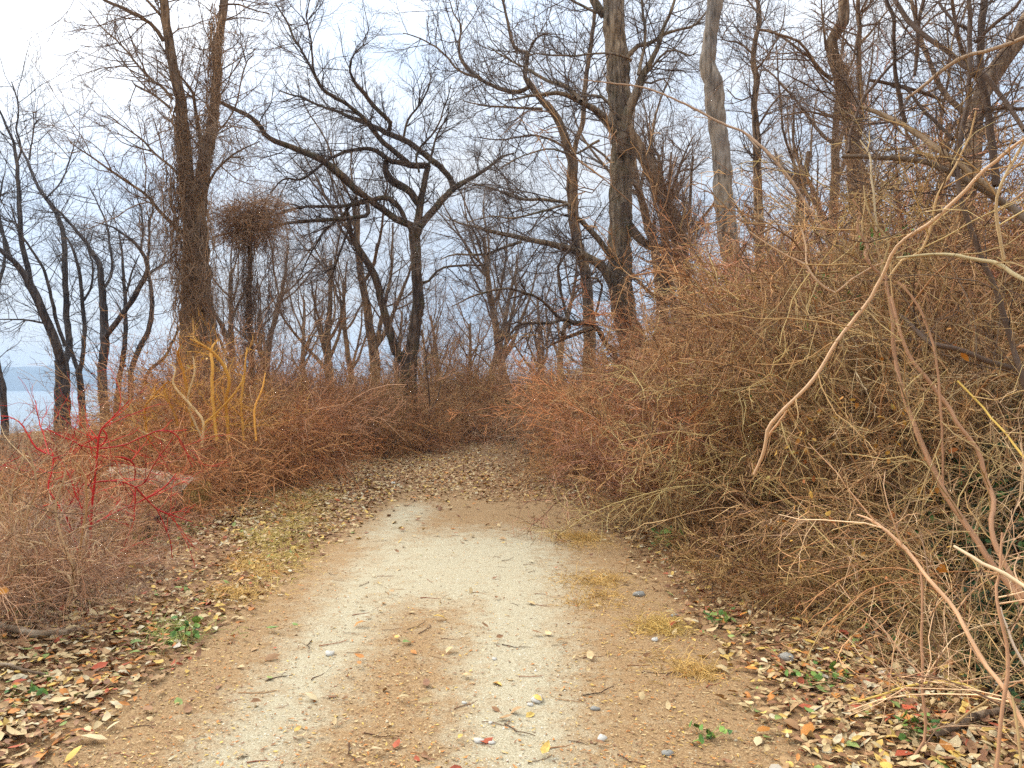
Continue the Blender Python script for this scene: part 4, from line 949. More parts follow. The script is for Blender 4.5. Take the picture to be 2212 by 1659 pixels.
cane_shrub('pale_bent_cane', 2080, 3.1, PALE, [
  ([(2230, 1600), (2212, 1570), (2167, 1487), (2127, 1439), (2088, 1365), (2058, 1313), (2008, 1254), (1981, 1218), (1940, 1168), (1885, 1125), (1850, 1110)], [10, 10, 10, 9, 9, 9, 8, 8, 8, 6, 3], PALE, (2.7, 3.5)),
  ([(2240, 1280), (2212, 1267), (2162, 1236), (2108, 1208), (2058, 1181)], [10, 9, 9, 8, 6], (0.6, 0.5, 0.34), (2.7, 3.0)),
  ([(2150, 1659), (2160, 1540), (2175, 1430), (2160, 1330), (2150, 1280), (2155, 1242), (2165, 1150)], [8, 8, 8, 7, 6, 6, 4], PK, (2.75, 3.0)),
  ([(2200, 1659), (2195, 1560), (2180, 1500)], [6, 6, 5], OLV, (2.7, 2.8)),
  ([(1930, 1690), (1990, 1600), (1990, 1480), (1988, 1380), (1990, 1290), (1986, 1230)], [6, 6, 6, 6, 5, 4], PK, (3.2, 3.5)),
  ([(2225, 1460), (2190, 1400), (2170, 1340), (2160, 1310)], [6, 6, 5, 4], (0.6, 0.55, 0.45), (2.8, 2.9)),
  ([(1830, 1520), (1900, 1500), (1965, 1480), (2060, 1470), (2110, 1490)], [4, 5, 5, 5, 3], YEL, (3.6, 3.4)),
  ([(2060, 1560), (2100, 1530), (2140, 1500), (2200, 1400)], [5, 5, 5, 4], OLV, (3.1, 3.0)),
 ], 'pale bent canes springing up at the lower right corner', dens=8, l1=(0.2, 0.7), sub=5, lv3=3)
cane_shrub('dark_limbed_sapling', 2200, 4.2, DARKC, [
  ([(2240, 930), (2205, 800), (2191, 754), (2155, 632), (2119, 550), (2083, 443), (2070, 380), (2078, 300), (2095, 200), (2098, 103), (2098, 0), (2100, -60)], [10, 9, 9, 9, 8, 8, 8, 8, 8, 7, 7, 6], None, (3.8, 4.4)),
  ([(2250, 830), (2205, 804), (2134, 779), (2066, 754), (2008, 740), (1976, 711), (1944, 679)], [9, 9, 9, 9, 8, 7, 5], None, (3.8, 4.3)),
  ([(2240, 490), (2212, 469), (2174, 439), (2101, 395), (2057, 372), (1999, 349), (1911, 340), (1820, 337)], [12, 12, 11, 10, 9, 9, 8, 6], (0.16, 0.12, 0.08), (3.9, 4.6)),
  ([(2160, 420), (2087, 366), (2028, 319), (1999, 299), (1955, 270), (1911, 249), (1861, 229)], [9, 9, 9, 9, 8, 8, 5], (0.20, 0.15, 0.09), (4.0, 4.7)),
  ([(2240, 60), (2212, 79), (2145, 105), (2087, 120), (2043, 146), (1999, 182), (1961, 211)], [6, 6, 6, 6, 6, 5, 4], (0.34, 0.28, 0.20), (3.8, 4.2)),
  ([(2215, 280), (2198, 249), (2175, 217), (2131, 161), (2087, 141), (2043, 103), (1999, 73), (1969, 44), (1937, 0), (1920, -40)], [7, 7, 7, 8, 8, 8, 8, 8, 7, 6], None, (4.0, 4.8)),
  ([(1958, 264), (1940, 176), (1934, 103), (1934, 44), (1920, 0), (1910, -40)], [7, 7, 6, 6, 6, 5], None, (4.7, 4.8)),
  ([(1978, 160), (1984, 103), (1987, 44), (1996, 0), (2000, -40)], [5, 6, 6, 6, 5], None, (4.6, 4.7)),
  ([(1835, 328), (1841, 278), (1867, 211), (1899, 170), (1943, 126), (2000, 90)], [5, 5, 5, 5, 4, 3], None, (4.6, 4.9)),
  ([(1882, 170), (1969, 190), (2040, 215)], [5, 6, 5], None, (4.8, 4.7)),
  ([(2154, 400), (2145, 307), (2136, 234), (2122, 161), (2122, 88), (2128, 0), (2130, -50)], [12, 12, 11, 11, 11, 11, 10], None, (4.2, 4.5)),
  ([(2125, 240), (2175, 230), (2225, 235)], [5, 6, 6], None, (4.3, 4.2)),
  ([(2060, 300), (2030, 270), (1990, 225), (1960, 190), (1930, 185)], [6, 6, 5, 5, 4], None, (4.5, 4.8)),
  ([(2110, 90), (2150, 50), (2190, 20), (2220, -20)], [6, 6, 5, 4], None, (4.4, 4.3)),
  ([(2095, 60), (2060, 40), (2030, 0)], [6, 5, 4], None, (4.4, 4.6)),
 ], 'dark crossing limbs of a near sapling filling the top right corner', wf=1.35, dens=11, l1=(0.2, 0.9), sub=5, lv3=4, cat='sapling')
print('SHRUBS', n_shrub[0])
# one long whip reaching left across the giant trunk
cane_shrub('long_whip', 1640, 9.0, (0.34, 0.26, 0.18), [
  ([(1850, 640), (1790, 520), (1730, 420), (1680, 350), (1640, 310), (1610, 285), (1560, 265), (1510, 238), (1440, 205), (1390, 187), (1320, 178), (1255, 170)], [7, 7, 6, 6, 6, 5, 5, 5, 4, 4, 3, 2], None, (8.2, 10)),
  ([(1640, 320), (1600, 280), (1530, 255), (1500, 250)], [3, 3, 2, 2], None, (9.0, 9.6)),
 ], 'single long whip-like stem arching left across the pale kinked trunk', dens=1.2, l1=(0.1, 0.4), sub=2, lv3=0, cat='branch')

# ------------------------------------------------------------------ leaves, ivy, grass, stones, logs
LEAF = np.array([[0, 0, 0], [0.30, 0.24, 0.05], [0.68, 0.20, 0.06], [1.0, 0, 0.03], [0.68, -0.20, 0.06], [0.30, -0.24, 0.05], [0.34, 0, -0.02], [0.68, 0, -0.01]])
LEAF -= [0.5, 0, 0]
LEAFF = np.array([[0, 6, 1], [1, 6, 2], [6, 7, 2], [2, 7, 3], [0, 5, 6], [5, 4, 6], [6, 4, 7], [4, 3, 7]])
LF4 = np.array([[0, 0, 0], [0.5, 0.28, 0.06], [1, 0, 0.02], [0.5, -0.28, 0.06]]) - [0.5, 0, 0]
LF4F = np.array([[0, 2, 1], [0, 3, 2]])
def leaves(pos, size, tilt, tmpl=LEAF, faces=LEAFF, curl=0.5, width=(0.7, 1.2), rnd=None):
    n = len(pos); k = len(tmpl)
    T = np.repeat(tmpl[None], n, 0).copy()
    T[:, :, 1] *= rng.uniform(*width, n)[:, None]
    cu = rng.normal(0, curl, n)[:, None]
    T[:, :, 2] = T[:, :, 2] * rng.uniform(-1.2, 2.2, n)[:, None] + cu * T[:, :, 0] ** 2 + rng.normal(0, curl * 0.8, n)[:, None] * T[:, :, 0] * T[:, :, 1]
    T *= np.asarray(size).reshape(-1, 1, 1)
    rx, ry, rz = rng.normal(0, tilt, n), rng.normal(0, tilt, n), rng.uniform(0, 6.283, n)
    def rot(T, a, i, j):
        c, s = np.cos(a)[:, None], np.sin(a)[:, None]
        u, v = T[:, :, i].copy(), T[:, :, j].copy()
        T[:, :, i] = c * u - s * v; T[:, :, j] = s * u + c * v
    rot(T, rx, 1, 2); rot(T, ry, 0, 2); rot(T, rz, 0, 1)
    T += np.asarray(pos)[:, None, :]
    F = (faces[None] + (np.arange(n) * k)[:, None, None]).reshape(-1, faces.shape[1])
    r = rng.uniform(0, 1, n) if rnd is None else rnd
    return T.reshape(-1, 3), F, np.repeat(r, k)

def scatter(n, yr, keep, power=1.0):
    """ground points inside the picture's view, keep(x, y) gives the chance"""
    y = yr[0] * (yr[1] / yr[0]) ** rng.uniform(0, 1, n * 6); x = rng.uniform(-0.74, 0.74, n * 6) * y
    p = keep(x, y); ok = rng.uniform(0, 1, n * 6) < p
    x, y = x[ok][:n], y[ok][:n]
    return x, y
def lit_keep(x, y):
    w = litter_w(x, y); inner = sstep(-1.2, 0.2, x - edge_l(y) + 1.4) * sstep(-0.9, 0.2, edge_r(y) + 1.6 - x)
    return np.clip(w ** 1.5, 0.012, 1) * inner * (0.6 + 0.5 * np.clip(gnoise(x * 1.3, y * 1.3) + 0.5, 0, 1)) * np.where(y > 10, 0.8, 1)
x, y = scatter(17000, (3.0, 11), lit_keep)
z = ground_z(x, y) + rng.uniform(0.004, 0.035, len(x))
acc = Acc(); V, Fq, r = leaves(np.stack([x, y, z], 1), rng.uniform(0.03, 0.085, len(x)), 0.28); acc.add(V, Fq, r)
tag(link('leaf_litter', acc.mesh('leaf_litter', M['leaf'])), 'dry fallen leaves carpeting both sides of the trail', 'leaves', kind='stuff')
x, y = scatter(22000, (8, 27), lambda x, y: np.clip(litter_w(x, y), 0.05, 1) * (x > edge_l(y) - 1.2) * (x < edge_r(y) + 1.2) * (0.35 + 0.65 * (y > 11)))
z = ground_z(x, y) + rng.uniform(0.004, 0.03, len(x))
V, Fq, r = leaves(np.stack([x, y, z], 1), rng.uniform(0.05, 0.10, len(x)), 0.3, LF4, LF4F); acc = Acc(); acc.add(V, Fq, r * 0.93)
tag(link('leaf_litter', acc.mesh('leaf_litter', M['leaf'])), 'brown leaf litter covering the far stretch of the trail', 'leaves', kind='stuff')

# the 300 leaves that show largest, one by one
lm = []
for k in range(8):
    V, Fq, r = leaves(np.zeros((1, 3)), [1.0], 0.12, curl=0.45); lm.append(mk_mesh('fallen_leaf', V, Fq, M['leaf_one']))
LC = [((0.55, 0.40, 0.20), 'tan'), ((0.36, 0.19, 0.08), 'brown'), ((0.56, 0.43, 0.24), 'pale beige'), ((0.62, 0.40, 0.09), 'yellow'), ((0.56, 0.22, 0.04), 'orange'), ((0.42, 0.08, 0.03), 'rust-red'), ((0.46, 0.39, 0.30), 'greyish'), ((0.20, 0.28, 0.07), 'green')]
def zone(x, y):
    if x < -1.6: return 'in the litter at the lower left corner' if y < 4.2 else ('in the litter below the pale tan tangle at the left' if y < 5.2 else 'in the litter before the cut log')
    if x > 1.1: return 'in the litter at the lower right by the ivy' if y < 4.2 else 'in the litter right of the trail beside the low shrubs'
    if x < -0.9: return 'on the left wheel track of the trail'
    return 'on the right side of the bare trail' if x > -0.2 else 'on the brown crown of the trail'
x, y = scatter(264, (3.1, 5.6), lambda x, y: np.clip(litter_w(x, y), 0.03, 1) * (x > edge_l(y) - 0.4) * (x < edge_r(y) + 0.6))
spots = list(zip(x, y)) + [tuple(W(a, b2, 2661 / (b2 - 842))[:2]) for a, b2 in [(880, 1392), (590, 1365), (160, 1640), (400, 1255), (330, 1060 + 300), (1160, 1515), (500, 1380), (640, 1360), (820, 1630)]]
for k, (x, y) in enumerate(spots[:290]):
    ci = rng.choice(8, p=[.3, .18, .16, .12, .1, .05, .06, .03]) if k < len(spots) - 9 else [7, 7, 3, 3, 4, 3, 4, 7, 2][k - (len(spots) - 9)]
    s = rng.uniform(0.055, 0.11)
    o = link('fallen_leaf', lm[k % 8], None, (x, y, gz(x, y) + 0.022 + rng.uniform(0, 0.02)), (rng.normal(0, .22), rng.normal(0, .22), rng.uniform(0, 6.28)), (s, s * rng.uniform(.8, 1.2), s))
    cc = np.array(LC[ci][0]) * rng.uniform(0.8, 1.15); o.color = (*cc, 1)
    tag(o, f'{LC[ci][1]} fallen leaf lying {zone(x, y)}', 'leaf', f'{LC[ci][1]} leaves {zone(x, y)}')

# gravel and chips of the trodden trail
OCT = np.array([[1, 0, 0], [-1, 0, 0], [0, 1, 0], [0, -1, 0], [0, 0, 0.6], [0, 0, -0.4]], float)
OCTF = np.array([[0, 2, 4], [2, 1, 4], [1, 3, 4], [3, 0, 4]])
x, y = scatter(12000, (3.0, 9), lambda x, y: (np.abs(x - path_c(y)) < 2.0) * (1 - 0.6 * litter_w(x, y)))
z = ground_z(x, y) + 0.001
wp = pale_w(x, y)
V, Fq, r = leaves(np.stack([x, y, z], 1), rng.uniform(0.002, 0.0065, len(x)) * (1 + 0.8 * (rng.uniform(0, 1, len(x)) > .97)), 0.2, OCT, OCTF, 0, (0.5, 1), np.clip(wp * 0.5 + rng.uniform(0, 0.5, len(x)), 0, 1)); acc = Acc(); acc.add(V, Fq, r)
tag(link('gravel', acc.mesh('gravel', M['gravel'], smooth=False)), 'fine gravel and grit on the trodden trail', 'gravel', kind='stuff')
x, y = scatter(20000, (3.0, 10), lambda x, y: (x > path_c(y) - 2.3) * (x < path_c(y) + 2.9) * np.clip(1 - 0.75 * pale_w(x, y), 0.12, 1))
z = ground_z(x, y) + rng.uniform(0.003, 0.01, len(x))
V, Fq, r = leaves(np.stack([x, y, z], 1), rng.uniform(0.008, 0.032, len(x)), 0.15, LF4, LF4F, 0.3, (0.35, 0.9), rng.choice([0.05, 0.2, 0.38, 0.55, 0.65, 0.74, 0.83], len(x))); acc = Acc(); acc.add(V, Fq, r)
tag(link('leaf_crumbs', acc.mesh('leaf_crumbs', M['leaf'])), 'crumbled leaf bits scattered over the brown parts of the trail', 'leaf bits', kind='stuff')

# twigs lying on the trail
tm = []
for k in range(5):
    K = 7; p = np.zeros((1, K, 3)); d = np.array([[1.0, 0, 0]])
    for j in range(1, K):
        d = nrm(d + rng.normal(size=(1, 3)) * [0.1, 0.35, 0.04]); p[:, j] = p[:, j - 1] + d / (K - 1)
    R = np.full((1, K), 0.016) * np.linspace(1, .5, K); p2, r2 = grow(p, R, 2, (0.3, 0.8), (0.25, 0.45), (30, 50), 4, 0.2, 0, 0.6, 0.5, flat=(1, 1, 0.1))
    acc = Acc(); acc.tubes(p, R, 5); acc.tubes(p2, r2, 4); tm.append(acc.mesh('fallen_twig', M['shrub']))
x, y = scatter(70, (3.3, 9), lambda x, y: np.abs(x - path_c(y)) < 1.5)
tw = list(zip(x, y)) + [tuple(W(a, b2, 2661 / (b2 - 842))[:2]) for a, b2 in [(905, 1370), (1130, 1220), (750, 1410), (1180, 1620), (880, 1360), (690, 1395)]]
for k, (x, y) in enumerate(tw):
    s = rng.uniform(0.07, 0.24)
    o = link('fallen_twig', tm[k % 5], None, (x, y, gz(x, y) + 0.006), (0, 0, rng.normal(0, 0.7)), (s, s, s), color=[(0.16, 0.09, 0.055), (0.28, 0.17, 0.09), (0.10, 0.06, 0.04), (0.24, 0.10, 0.06)][k % 4])
    wh = 'on the near brown stretch of the trail' if y < 4.8 else ('on the pale middle of the trail' if y < 7 else 'where the trail turns from pale to brown')
    tag(o, f'thin broken twig lying {wh}', 'twig', f'twigs {wh}')

# stones
def stone_mesh(seed, mat):
    n1, n2 = 8, 6
    vs_, fs = [], []
    for i in range(n2 + 1):
        th = math.pi * i / n2
        for j in range(n1):
            ph = 2 * math.pi * j / n1; r = 1 + 0.13 * math.sin(seed + 3 * ph + 2 * th) + 0.1 * math.sin(2 * seed + 2 * ph - 3 * th)
            vs_.append((r * math.sin(th) * math.cos(ph), 0.72 * r * math.sin(th) * math.sin(ph), 0.42 * r * math.cos(th)))
    for i in range(n2):
        for j in range(n1): fs.append((i * n1 + j, (i + 1) * n1 + j, (i + 1) * n1 + (j + 1) % n1, i * n1 + (j + 1) % n1))
    return mk_mesh('stone', np.array(vs_), np.array(fs), mat)
sm = [stone_mesh(s, M['stone_white']) for s in (1, 2.2)] + [stone_mesh(s, M['stone_grey']) for s in (3.1, 4.7)]
for a, b2, s, mi, lab in [
  (713, 1411, 0.038, 0, 'white flat pebble on the left wheel track of the trail'), (1160, 1512, 0.045, 1, 'pale tan-white stone at the right side of the near trail'),
  (1145, 1521, 0.02, 0, 'small white pebble touching the pale tan-white stone'), (1035, 1600, 0.028, 1, 'whitish pebble among the gravel at the bottom of the trail'),
  (1062, 1603, 0.018, 0, 'tiny whitish pebble right of the larger one at the bottom of the trail'), (1003, 1518, 0.016, 1, 'tiny white pebble on the brown right edge of the trail crown'),
  (1068, 1424, 0.02, 0, 'white pebble in the bright right wheel track'), (1300, 1594, 0.03, 0, 'white oblong stone right of the trail near the bottom'),
  (1285, 1530, 0.025, 2, 'grey stone right of the trail near the yellow grass'), (1414, 1380, 0.032, 1, 'white stone below the dry grass tuft right of the trail'),
  (1457, 1328, 0.03, 2, 'grey stone at the edge of the right-hand litter'), (1545, 1215, 0.06, 0, 'pale grey stone under the low fringe right of the trail'),
  (1380, 1287, 0.055, 3, 'greenish grey flat stone right of the trail'), (1700, 1430, 0.06, 2, 'grey stone in the litter before the ivy'), (1440, 1660 - 35, 0.03, 3, 'dark grey stone at the bottom right of the trail'),
  (850, 1045, 0.06, 1, 'pale stone far up the trail'), (1060, 1560, 0.014, 0, 'tiny pale pebble above the whitish pair at the bottom of the trail')]:
    d = 2661 / (b2 - 842); p = W(a, b2, d)
    tag(link('stone', sm[mi], None, (p[0], p[1], gz(p[0], p[1]) + s * 0.2), (0, 0, rng.uniform(0, 6)), (s, s, s)), lab, 'stone', 'stones on the trail')

# ivy and green leaves on the right bank
def ivy_keep(x, y):
    off = x - edge_r(y)
    return sstep(0.3, 1.1, off) * (1 - sstep(5.5, 8, y)) * np.clip(gnoise(x * 1.1 + 2, y * 1.1) * 1.3 + 0.85, 0, 1)
x, y = scatter(13000, (2.7, 8), ivy_keep)
hgt = rng.uniform(0, 1, len(x)) ** 1.3 * 1.15 * sstep(0.35, 1.9, x - edge_r(y))
V, Fq, r = leaves(np.stack([x, y, ground_z(x, y) + 0.03 + hgt], 1), rng.uniform(0.035, 0.075, len(x)), 0.75, LEAF, LEAFF, 0.3, (1.2, 1.8)); acc = Acc(); acc.add(V, Fq, r)
tag(link('ivy', acc.mesh('ivy', M['ivy'])), 'dark green ivy carpeting the bank under the shrubs at the lower right', 'ivy', kind='stuff')
# withered leaves still on the shrubs
def stuck(n, boxes, mat, name, label, sz=(0.03, 0.06)):
    pts = []
    for _ in range(n):
        a, b2, c, e, d0, d1 = boxes[rng.integers(len(boxes))]
        pts.append(W(rng.uniform(a, b2), rng.uniform(c, e), rng.uniform(d0, d1)))
    V, Fq, r = leaves(np.array(pts), rng.uniform(*sz, n), 0.9, LEAF, LEAFF, 0.4); acc = Acc(); acc.add(V, Fq, r)
    tag(link(name, acc.mesh(name, mat)), label, 'leaves', kind='stuff')
stuck(120, [(1620, 1780, 880, 1050, 5.2, 6.2), (1800, 1960, 850, 1000, 4.6, 5.2), (1650, 1900, 1050, 1250, 4.6, 5.4), (1900, 2060, 700, 1250, 4.2, 4.8)], M['gold_leaf'], 'withered_leaves', 'orange withered leaves still clinging in the right bank thicket')
stuck(70, [(1740, 1860, 590, 720, 5.5, 6.5), (1860, 1980, 480, 560, 5, 5.6), (1620, 1680, 800, 860, 6.5, 7.5)], M['green'], 'green_leaves', 'few olive green leaves high in the right bank thicket', (0.03, 0.06))
stuck(160, [(1095, 1150, 865, 900, 22.5, 23.5), (1110, 1135, 880, 920, 22.5, 23.5)], M['green'], 'green_leaves', 'bright green leaf spray at the gap by the far end of the trail', (0.05, 0.11))
stuck(60, [(380, 480, 720, 800, 10, 11), (250, 330, 770, 830, 11, 12)], M['gold_leaf'], 'withered_leaves', 'orange withered leaves above the golden bush', (0.03, 0.07))
# single big withered leaves
for a, b2, d, s, lab in [(2030, 1226, 3.3, 0.085, 'large curled orange leaf caught in the canes at the lower right'), (1830, 1275, 4.0, 0.05, 'small orange leaf hanging left of the curled one'), (2085, 770, 3.9, 0.06, 'orange leaf under the dark limb at the right'), (6, 1275, 4.4, 0.08, 'bright red-orange leaf at the left edge')]:
    tag(link('withered_leaf', lm[int(s * 1000) % 8], None, tuple(W(a, b2, d)), (1.1, 0.4, rng.uniform(0, 6)), (s, s, s), color=(0.58, 0.24, 0.035)), lab, 'leaf')

# herbs: little green clumps
def herb_mesh(n, h):
    P = np.stack([rng.normal(0, 0.05, n), rng.normal(0, 0.05, n), np.abs(rng.normal(0.4, .3, n)) * h], 1)
    V, Fq, r = leaves(P, rng.uniform(0.03, 0.06, n), 0.6, LEAF, LEAFF, 0.3, (1.0, 1.6)); acc = Acc(); acc.add(V, Fq, r)
    st_ = np.stack([np.stack([P * [0.3, 0.3, 0], P * [0.7, .7, .6], P], 1)], 0)[0]
    acc2 = Acc(); acc2.tubes(st_, np.full((n, 3), 0.0015), 3)
    return acc.mesh('leaves', M['green']), acc2.mesh('stems', M['shrub'])
hm = [herb_mesh(22, 0.12), herb_mesh(14, 0.08)]
for a, b2, k, s, lab in [(400, 1385, 0, 1.3, 'green grassy weed clump in the left litter'), (210, 1165, 0, 1.2, 'small green herb below the rotten log'), (320, 1190, 1, 1.3, 'green herb right of the red-stemmed bush base'), (420, 1165, 0, 1.2, 'green herb before the cut log'),
   (485, 1075, 1, 1.2, 'tiny green herb right of the cut end of the log'), (530, 1082, 1, 1.3, 'tiny green herb further right of the log'), (70, 1350, 1, 1.0, 'green leaf clump near the lower left branch'), (80, 1510, 1, 1.0, 'green sprig in the lower left litter'),
   (1690, 1180, 0, 1.5, 'green seedling clump under the fringe right of the trail'), (1440, 1185, 0, 2.2, 'leafy green herb patch at the right edge of the trail'), (1470, 1160, 0, 1.8, 'second leafy herb behind the patch at the right edge of the trail'), (1550, 1350, 0, 1.1, 'green sprout in the right litter'),
   (1800, 1490, 0, 1.0, 'bright green ivy sprig at the edge of the right litter'), (1730, 1480, 1, 0.9, 'small bright ivy leaves at the lower right edge of the litter'), (1985, 1620, 0, 1.1, 'bright green leaves by the root at the lower right'), (1520, 1590, 1, 0.9, 'mossy green tuft at the bottom right of the trail')]:
    d = 2661 / (b2 - 842); p = W(a, b2, d)
    r0 = new_root('green_herb', (p[0], p[1], gz(p[0], p[1]))); r0.scale = (s, s, s); r0.rotation_euler.z = rng.uniform(0, 6); tag(r0, lab, 'herb', 'green herbs beside the trail')
    link('leaves', hm[k][0], r0); link('stems', hm[k][1], r0, color=(0.2, 0.25, 0.08))

# dry grass tufts
def tuft_mesh(n, h, spread):
    K = 5; P = np.zeros((n, K, 3)); P[:, 0, :2] = rng.normal(0, spread * 0.5, (n, 2))
    a = rng.uniform(0, 6.283, n); le = rng.uniform(0.2, 1.1, n); d = nrm(np.stack([np.cos(a) * le, np.sin(a) * le, np.ones(n)], 1)); L = h * rng.uniform(0.5, 1.3, n)
    for k in range(1, K):
        d = nrm(d + rng.normal(size=(n, 3)) * 0.12 - np.array([0, 0, 0.32])); P[:, k] = P[:, k - 1] + d * (L / (K - 1))[:, None]
    acc = Acc(); acc.tubes(P, np.full((n, K), 0.0013) * np.linspace(1, .5, K), 3)
    return acc.mesh('dry_grass_tuft', M['grass'])
YG = (0.60, 0.40, 0.12); OG = (0.55, 0.32, 0.11); GG = (0.34, 0.36, 0.10)
def gcl(n, cx, cy, sx, sy, cs, label, group, sr=(0.7, 1.3)):
    """one patch of dry grass: many blades nobody could count"""
    acc = Acc(); K = 5
    for _ in range(n):
        a, b2 = rng.normal(cx, sx), rng.normal(cy, sy); d = 2661 / (b2 - 842); p = W(a, b2, d); s = rng.uniform(*sr)
        nb_ = 90; P = np.zeros((nb_, K, 3)); sp = rng.choice([0.10, 0.07, 0.14]); P[:, 0, :2] = rng.normal(0, sp, (nb_, 2)) * s + p[:2]
        P[:, 0, 2] = ground_z(P[:, 0, 0], P[:, 0, 1]) - 0.005
        a = rng.uniform(0, 6.283, nb_); le = rng.uniform(0.3, 1.4, nb_); dd = nrm(np.stack([np.cos(a) * le, np.sin(a) * le, np.ones(nb_)], 1)); L = s * rng.uniform(0.05, 0.16, nb_)
        for k in range(1, K):
            dd = nrm(dd + rng.normal(size=(nb_, 3)) * 0.12 - np.array([0, 0, 0.35])); P[:, k] = P[:, k - 1] + dd * (L / (K - 1))[:, None]
        acc.tubes(P, np.full((nb_, K), 0.0022) * np.linspace(1, .5, K), 3)
    o = link('dry_grass', acc.mesh('dry_grass', M['grass']), None, color=np.mean(cs, axis=0)); tag(o, label, 'grass', kind='stuff')
gcl(22, 640, 1110, 45, 22, [YG, YG, OG, GG], 'flattened yellow grass in the upper part of the left grass patch', 'upper left grass patch', (0.9, 1.5))
gcl(20, 600, 1180, 40, 25, [YG, YG, GG], 'flattened yellow grass in the middle of the left grass patch', 'middle left grass patch', (0.8, 1.4))
gcl(10, 540, 1235, 25, 14, [YG, OG], 'yellow grass tuft at the lower end of the left grass patch', 'lower left grass patch')
gcl(6, 505, 1290, 15, 8, [OG, YG], 'sparse dry grass left of the wheel track', 'sparse left grass')
gcl(9, 1250, 1175, 22, 10, [OG, YG], 'orange-yellow grass tuft at the right edge of the pale trail', 'upper right grass', (0.8, 1.3))
gcl(8, 1290, 1265, 25, 15, [OG, YG], 'dry grass tuft beside the bright right wheel track', 'middle right grass')
gcl(6, 1425, 1350, 18, 10, [YG], 'upright yellow grass tuft in the right litter', 'yellow grass right of the trail')
gcl(5, 1500, 1450, 45, 20, [OG, YG], 'sparse dry grass in the lower right litter', 'sparse right grass', (0.6, 1.0))
gcl(4, 395, 1375, 18, 14, [GG], 'green-tinged grass tuft in the left litter', 'green grass left')
gcl(4, 1110, 957, 12, 2, [YG, GG], 'yellow-green grass tuft at the far bend of the trail', 'grass at the far bend', (1.2, 1.8))

# cut log
def log_mesh(name, L, r0, r1, sides, rings, mat, rough, cap_mat=None, hollow=False, wob=0.05):
    P = np.stack([np.linspace(0, -L, rings), rng.normal(0, wob * 0.3, rings) * 0.1, rng.normal(0, wob * 0.2, rings) * 0.1], 1)
    a = np.arange(sides) * 2 * math.pi / sides
    prof = 1 + 0.06 * np.sin(2 * a + 1) + 0.04 * np.sin(5 * a) + 0.03 * np.sin(9 * a + 2)
    V = []
    for k in range(rings):
        r = np.interp(k, [0, rings - 1], [r0, r1]) * prof * (1 + rough * rng.normal(size=sides))
        V += [(P[k, 0], P[k, 1] + r[j] * math.cos(a[j]), P[k, 2] + r[j] * math.sin(a[j])) for j in range(sides)]
    F = [(k * sides + j, k * sides + (j + 1) % sides, (k + 1) * sides + (j + 1) % sides, (k + 1) * sides + j) for k in range(rings - 1) for j in range(sides)]
    return np.array(V), np.array(F), prof
lx = W(405, 842, 9.0)
bd = 9.2
cp = W(428, 1068, bd)
lr_ = 0.5 * 74 / 2.16 / FPX * bd
root = new_root('cut_log', (cp[0], cp[1], cp[2])); root.rotation_euler = (0, 0.03, math.radians(-32))
tag(root, 'sawn log with weathered bark lying left of the trail, cut end facing it', 'log')
V, F, prof = log_mesh('bark', 1.7, lr_, lr_ * 1.08, 22, 22, M['log'], 0.025)
link('bark', mk_mesh('bark', V, F, M['log']), root)
sd = 22; a = np.arange(sd) * 2 * math.pi / sd
CV = [(0.006, 0, 0)]; CF = []
for q, fr in enumerate((0.33, 0.66, 0.975)):
    for j in range(sd): CV.append((0.004 + rng.normal() * 0.003, lr_ * prof[j] * fr * math.cos(a[j]), lr_ * prof[j] * fr * math.sin(a[j])))
for j in range(sd):
    CF.append((0, 1 + j, 1 + (j + 1) % sd, 1 + (j + 1) % sd))
tri = [(0, 1 + j, 1 + (j + 1) % sd) for j in range(sd)]
for q in range(2):
    for j in range(sd):
        A0, A1 = 1 + q * sd + j, 1 + q * sd + (j + 1) % sd; tri += [(A0, A0 + sd, A1 + sd), (A0, A1 + sd, A1)]
link('cut_face', mk_mesh('cut_face', np.array(CV), np.array(tri), M['cut'], smooth=False), root)
# rotten log piece
rp = W(345, 1150, 8.0)
root = new_root('rotten_log', (rp[0], rp[1], gz(rp[0], rp[1]) + 0.10)); root.rotation_euler = (0.2, 0.05, math.radians(-20)); tag(root, 'dark rotten log piece lying below the cut log', 'log')
V, F, prof = log_mesh('rotten', 0.75, 0.16, 0.13, 16, 14, None, 0.12); V[:, 2] *= 0.75
link('bark', mk_mesh('bark', V, F, M['rotten']), root)
ends = []
for k0, xo in ((0, 0.0), (13, -0.75)):
    ring = V[k0 * 16:(k0 + 1) * 16] * [1, 0.96, 0.96]; c0 = ring.mean(0) + [-0.05 if k0 == 0 else 0.05, 0, 0]
    link('broken_end', mk_mesh('broken_end', np.vstack([[c0], ring]), np.array([(0, 1 + j, 1 + (j + 1) % 16) for j in range(16)]), M['rotten'], smooth=False), root)
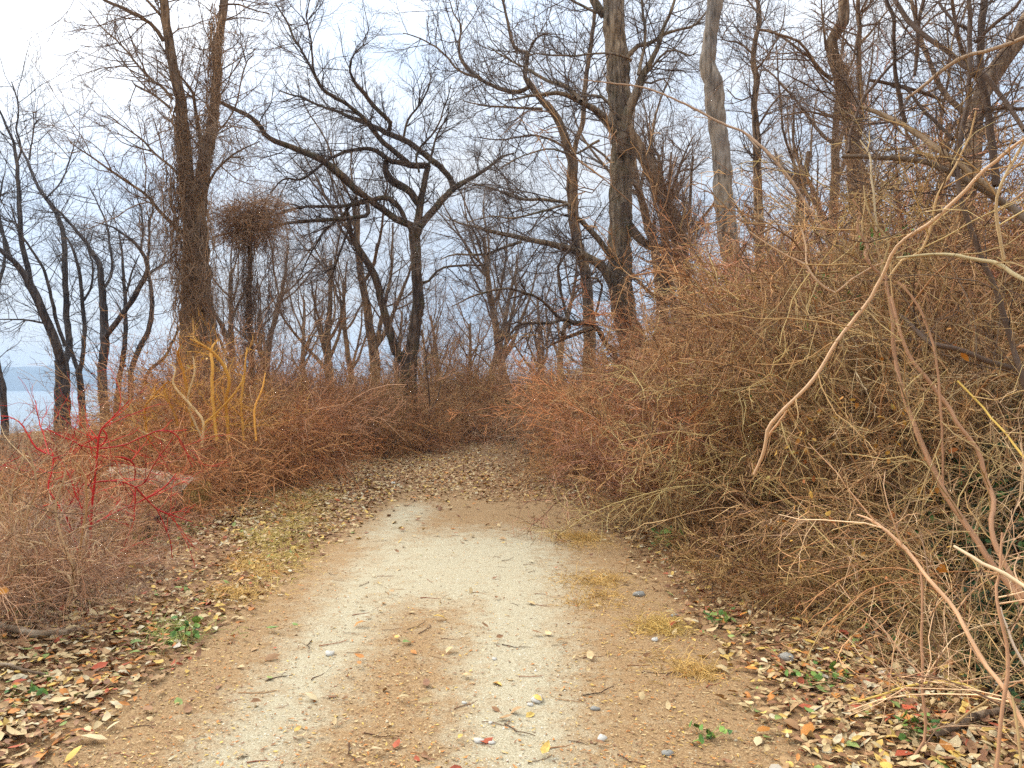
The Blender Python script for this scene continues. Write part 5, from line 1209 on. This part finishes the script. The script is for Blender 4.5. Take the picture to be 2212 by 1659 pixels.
# fallen branch at the lower left and root at the lower right
def ground_branch(name, pts, w, label, mat, cat='branch', lift=0.03):
    p = []
    for (a, b2), v in zip(pts, w):
        d = 2661 / (b2 - 842); q = W(a, b2, d); r = 0.5 * v / 2.16 / FPX * d; p.append([q[0], q[1], gz(q[0], q[1]) + r * 0.7 + lift, r])
    base = np.array(p[0][:3]); q = smooth_line(np.array(p), 24, 0.003)
    V, Fq, _ = tubes(q[None, :, :3], q[None, :, 3], 9, 0.06)
    n = len(V); K = 9
    o = link(name, mk_mesh(name, V - base, Fq, mat), None, tuple(base)); tag(o, label, cat)
ground_branch('fallen_branch', [(-60, 1385), (0, 1392), (40, 1398), (75, 1404), (110, 1402), (150, 1394), (165, 1385)], [16, 16, 16, 17, 15, 12, 6], 'thick fallen branch lying in the litter at the left edge', M['log'])
ground_branch('fallen_branch', [(-40, 1462), (20, 1468), (60, 1474), (100, 1478)], [9, 9, 8, 5], 'thinner fallen branch below the thick one at the left edge', M['log'])
ground_branch('exposed_root', [(2015, 1630), (2066, 1606), (2110, 1592), (2145, 1588), (2200, 1580)], [14, 17, 17, 15, 12], 'brown root bent over the ground at the lower right', M['bark_brown'], 'root')
ground_branch('fallen_branch', [(600, 985), (690, 987), (760, 985), (790, 978)], [5, 6, 6, 4], 'grey stick lying along the foot of the left thicket', M['bark_brown'])

# dark upright stems by the forked tree's foot
cane_shrub('dark_sapling', 905, 19.5, DARKC, [([(905, 975), (925, 935), (928, 880), (925, 830), (920, 780), (930, 730)], [5, 4, 4, 3, 3, 2]), ([(900, 975), (890, 940), (895, 900)], [4, 3, 2]), ([(928, 890), (945, 860), (952, 830)], [3, 3, 2]), ([(905, 970), (935, 940), (940, 925)], [4, 3, 2])],
  'thin dark sapling at the trail edge below the forked tree', dens=6, l1=(0.2, 0.7), sub=4, lv3=3, cat='sapling')

# ------------------------------------------------------------------ air over the river
hv = [(-3450, -3050, -7.2), (3350, -3050, -7.2), (3350, 2750, -7.2), (-3450, 2750, -7.2), (-3450, -3050, 125), (3350, -3050, 125), (3350, 2750, 125), (-3450, 2750, 125)]
hf_ = [(0, 3, 2, 1), (4, 5, 6, 7), (0, 1, 5, 4), (1, 2, 6, 5), (2, 3, 7, 6), (3, 0, 4, 7)]
hm_ = bpy.data.materials.new('thin_haze'); hm_.use_nodes = True
hm_.node_tree.nodes.clear()
ho = hm_.node_tree.nodes.new("ShaderNodeOutputMaterial"); pv = hm_.node_tree.nodes.new("ShaderNodeVolumePrincipled")
pv.inputs["Color"].default_value = (0.62, 0.80, 1.0, 1); pv.inputs["Density"].default_value = 0.0004
hm_.node_tree.links.new(pv.outputs[0], ho.inputs["Volume"])
tag(link('haze', mk_mesh('haze', np.array(hv), np.array(hf_), hm_, smooth=False)), 'thin blue haze over the river and wood', 'haze', kind='stuff')
tot = sum(len(me.loops) - 2 * len(me.polygons) for me in bpy.data.meshes)
print('TRIANGLES', tot, 'OBJECTS', len(bpy.data.objects))
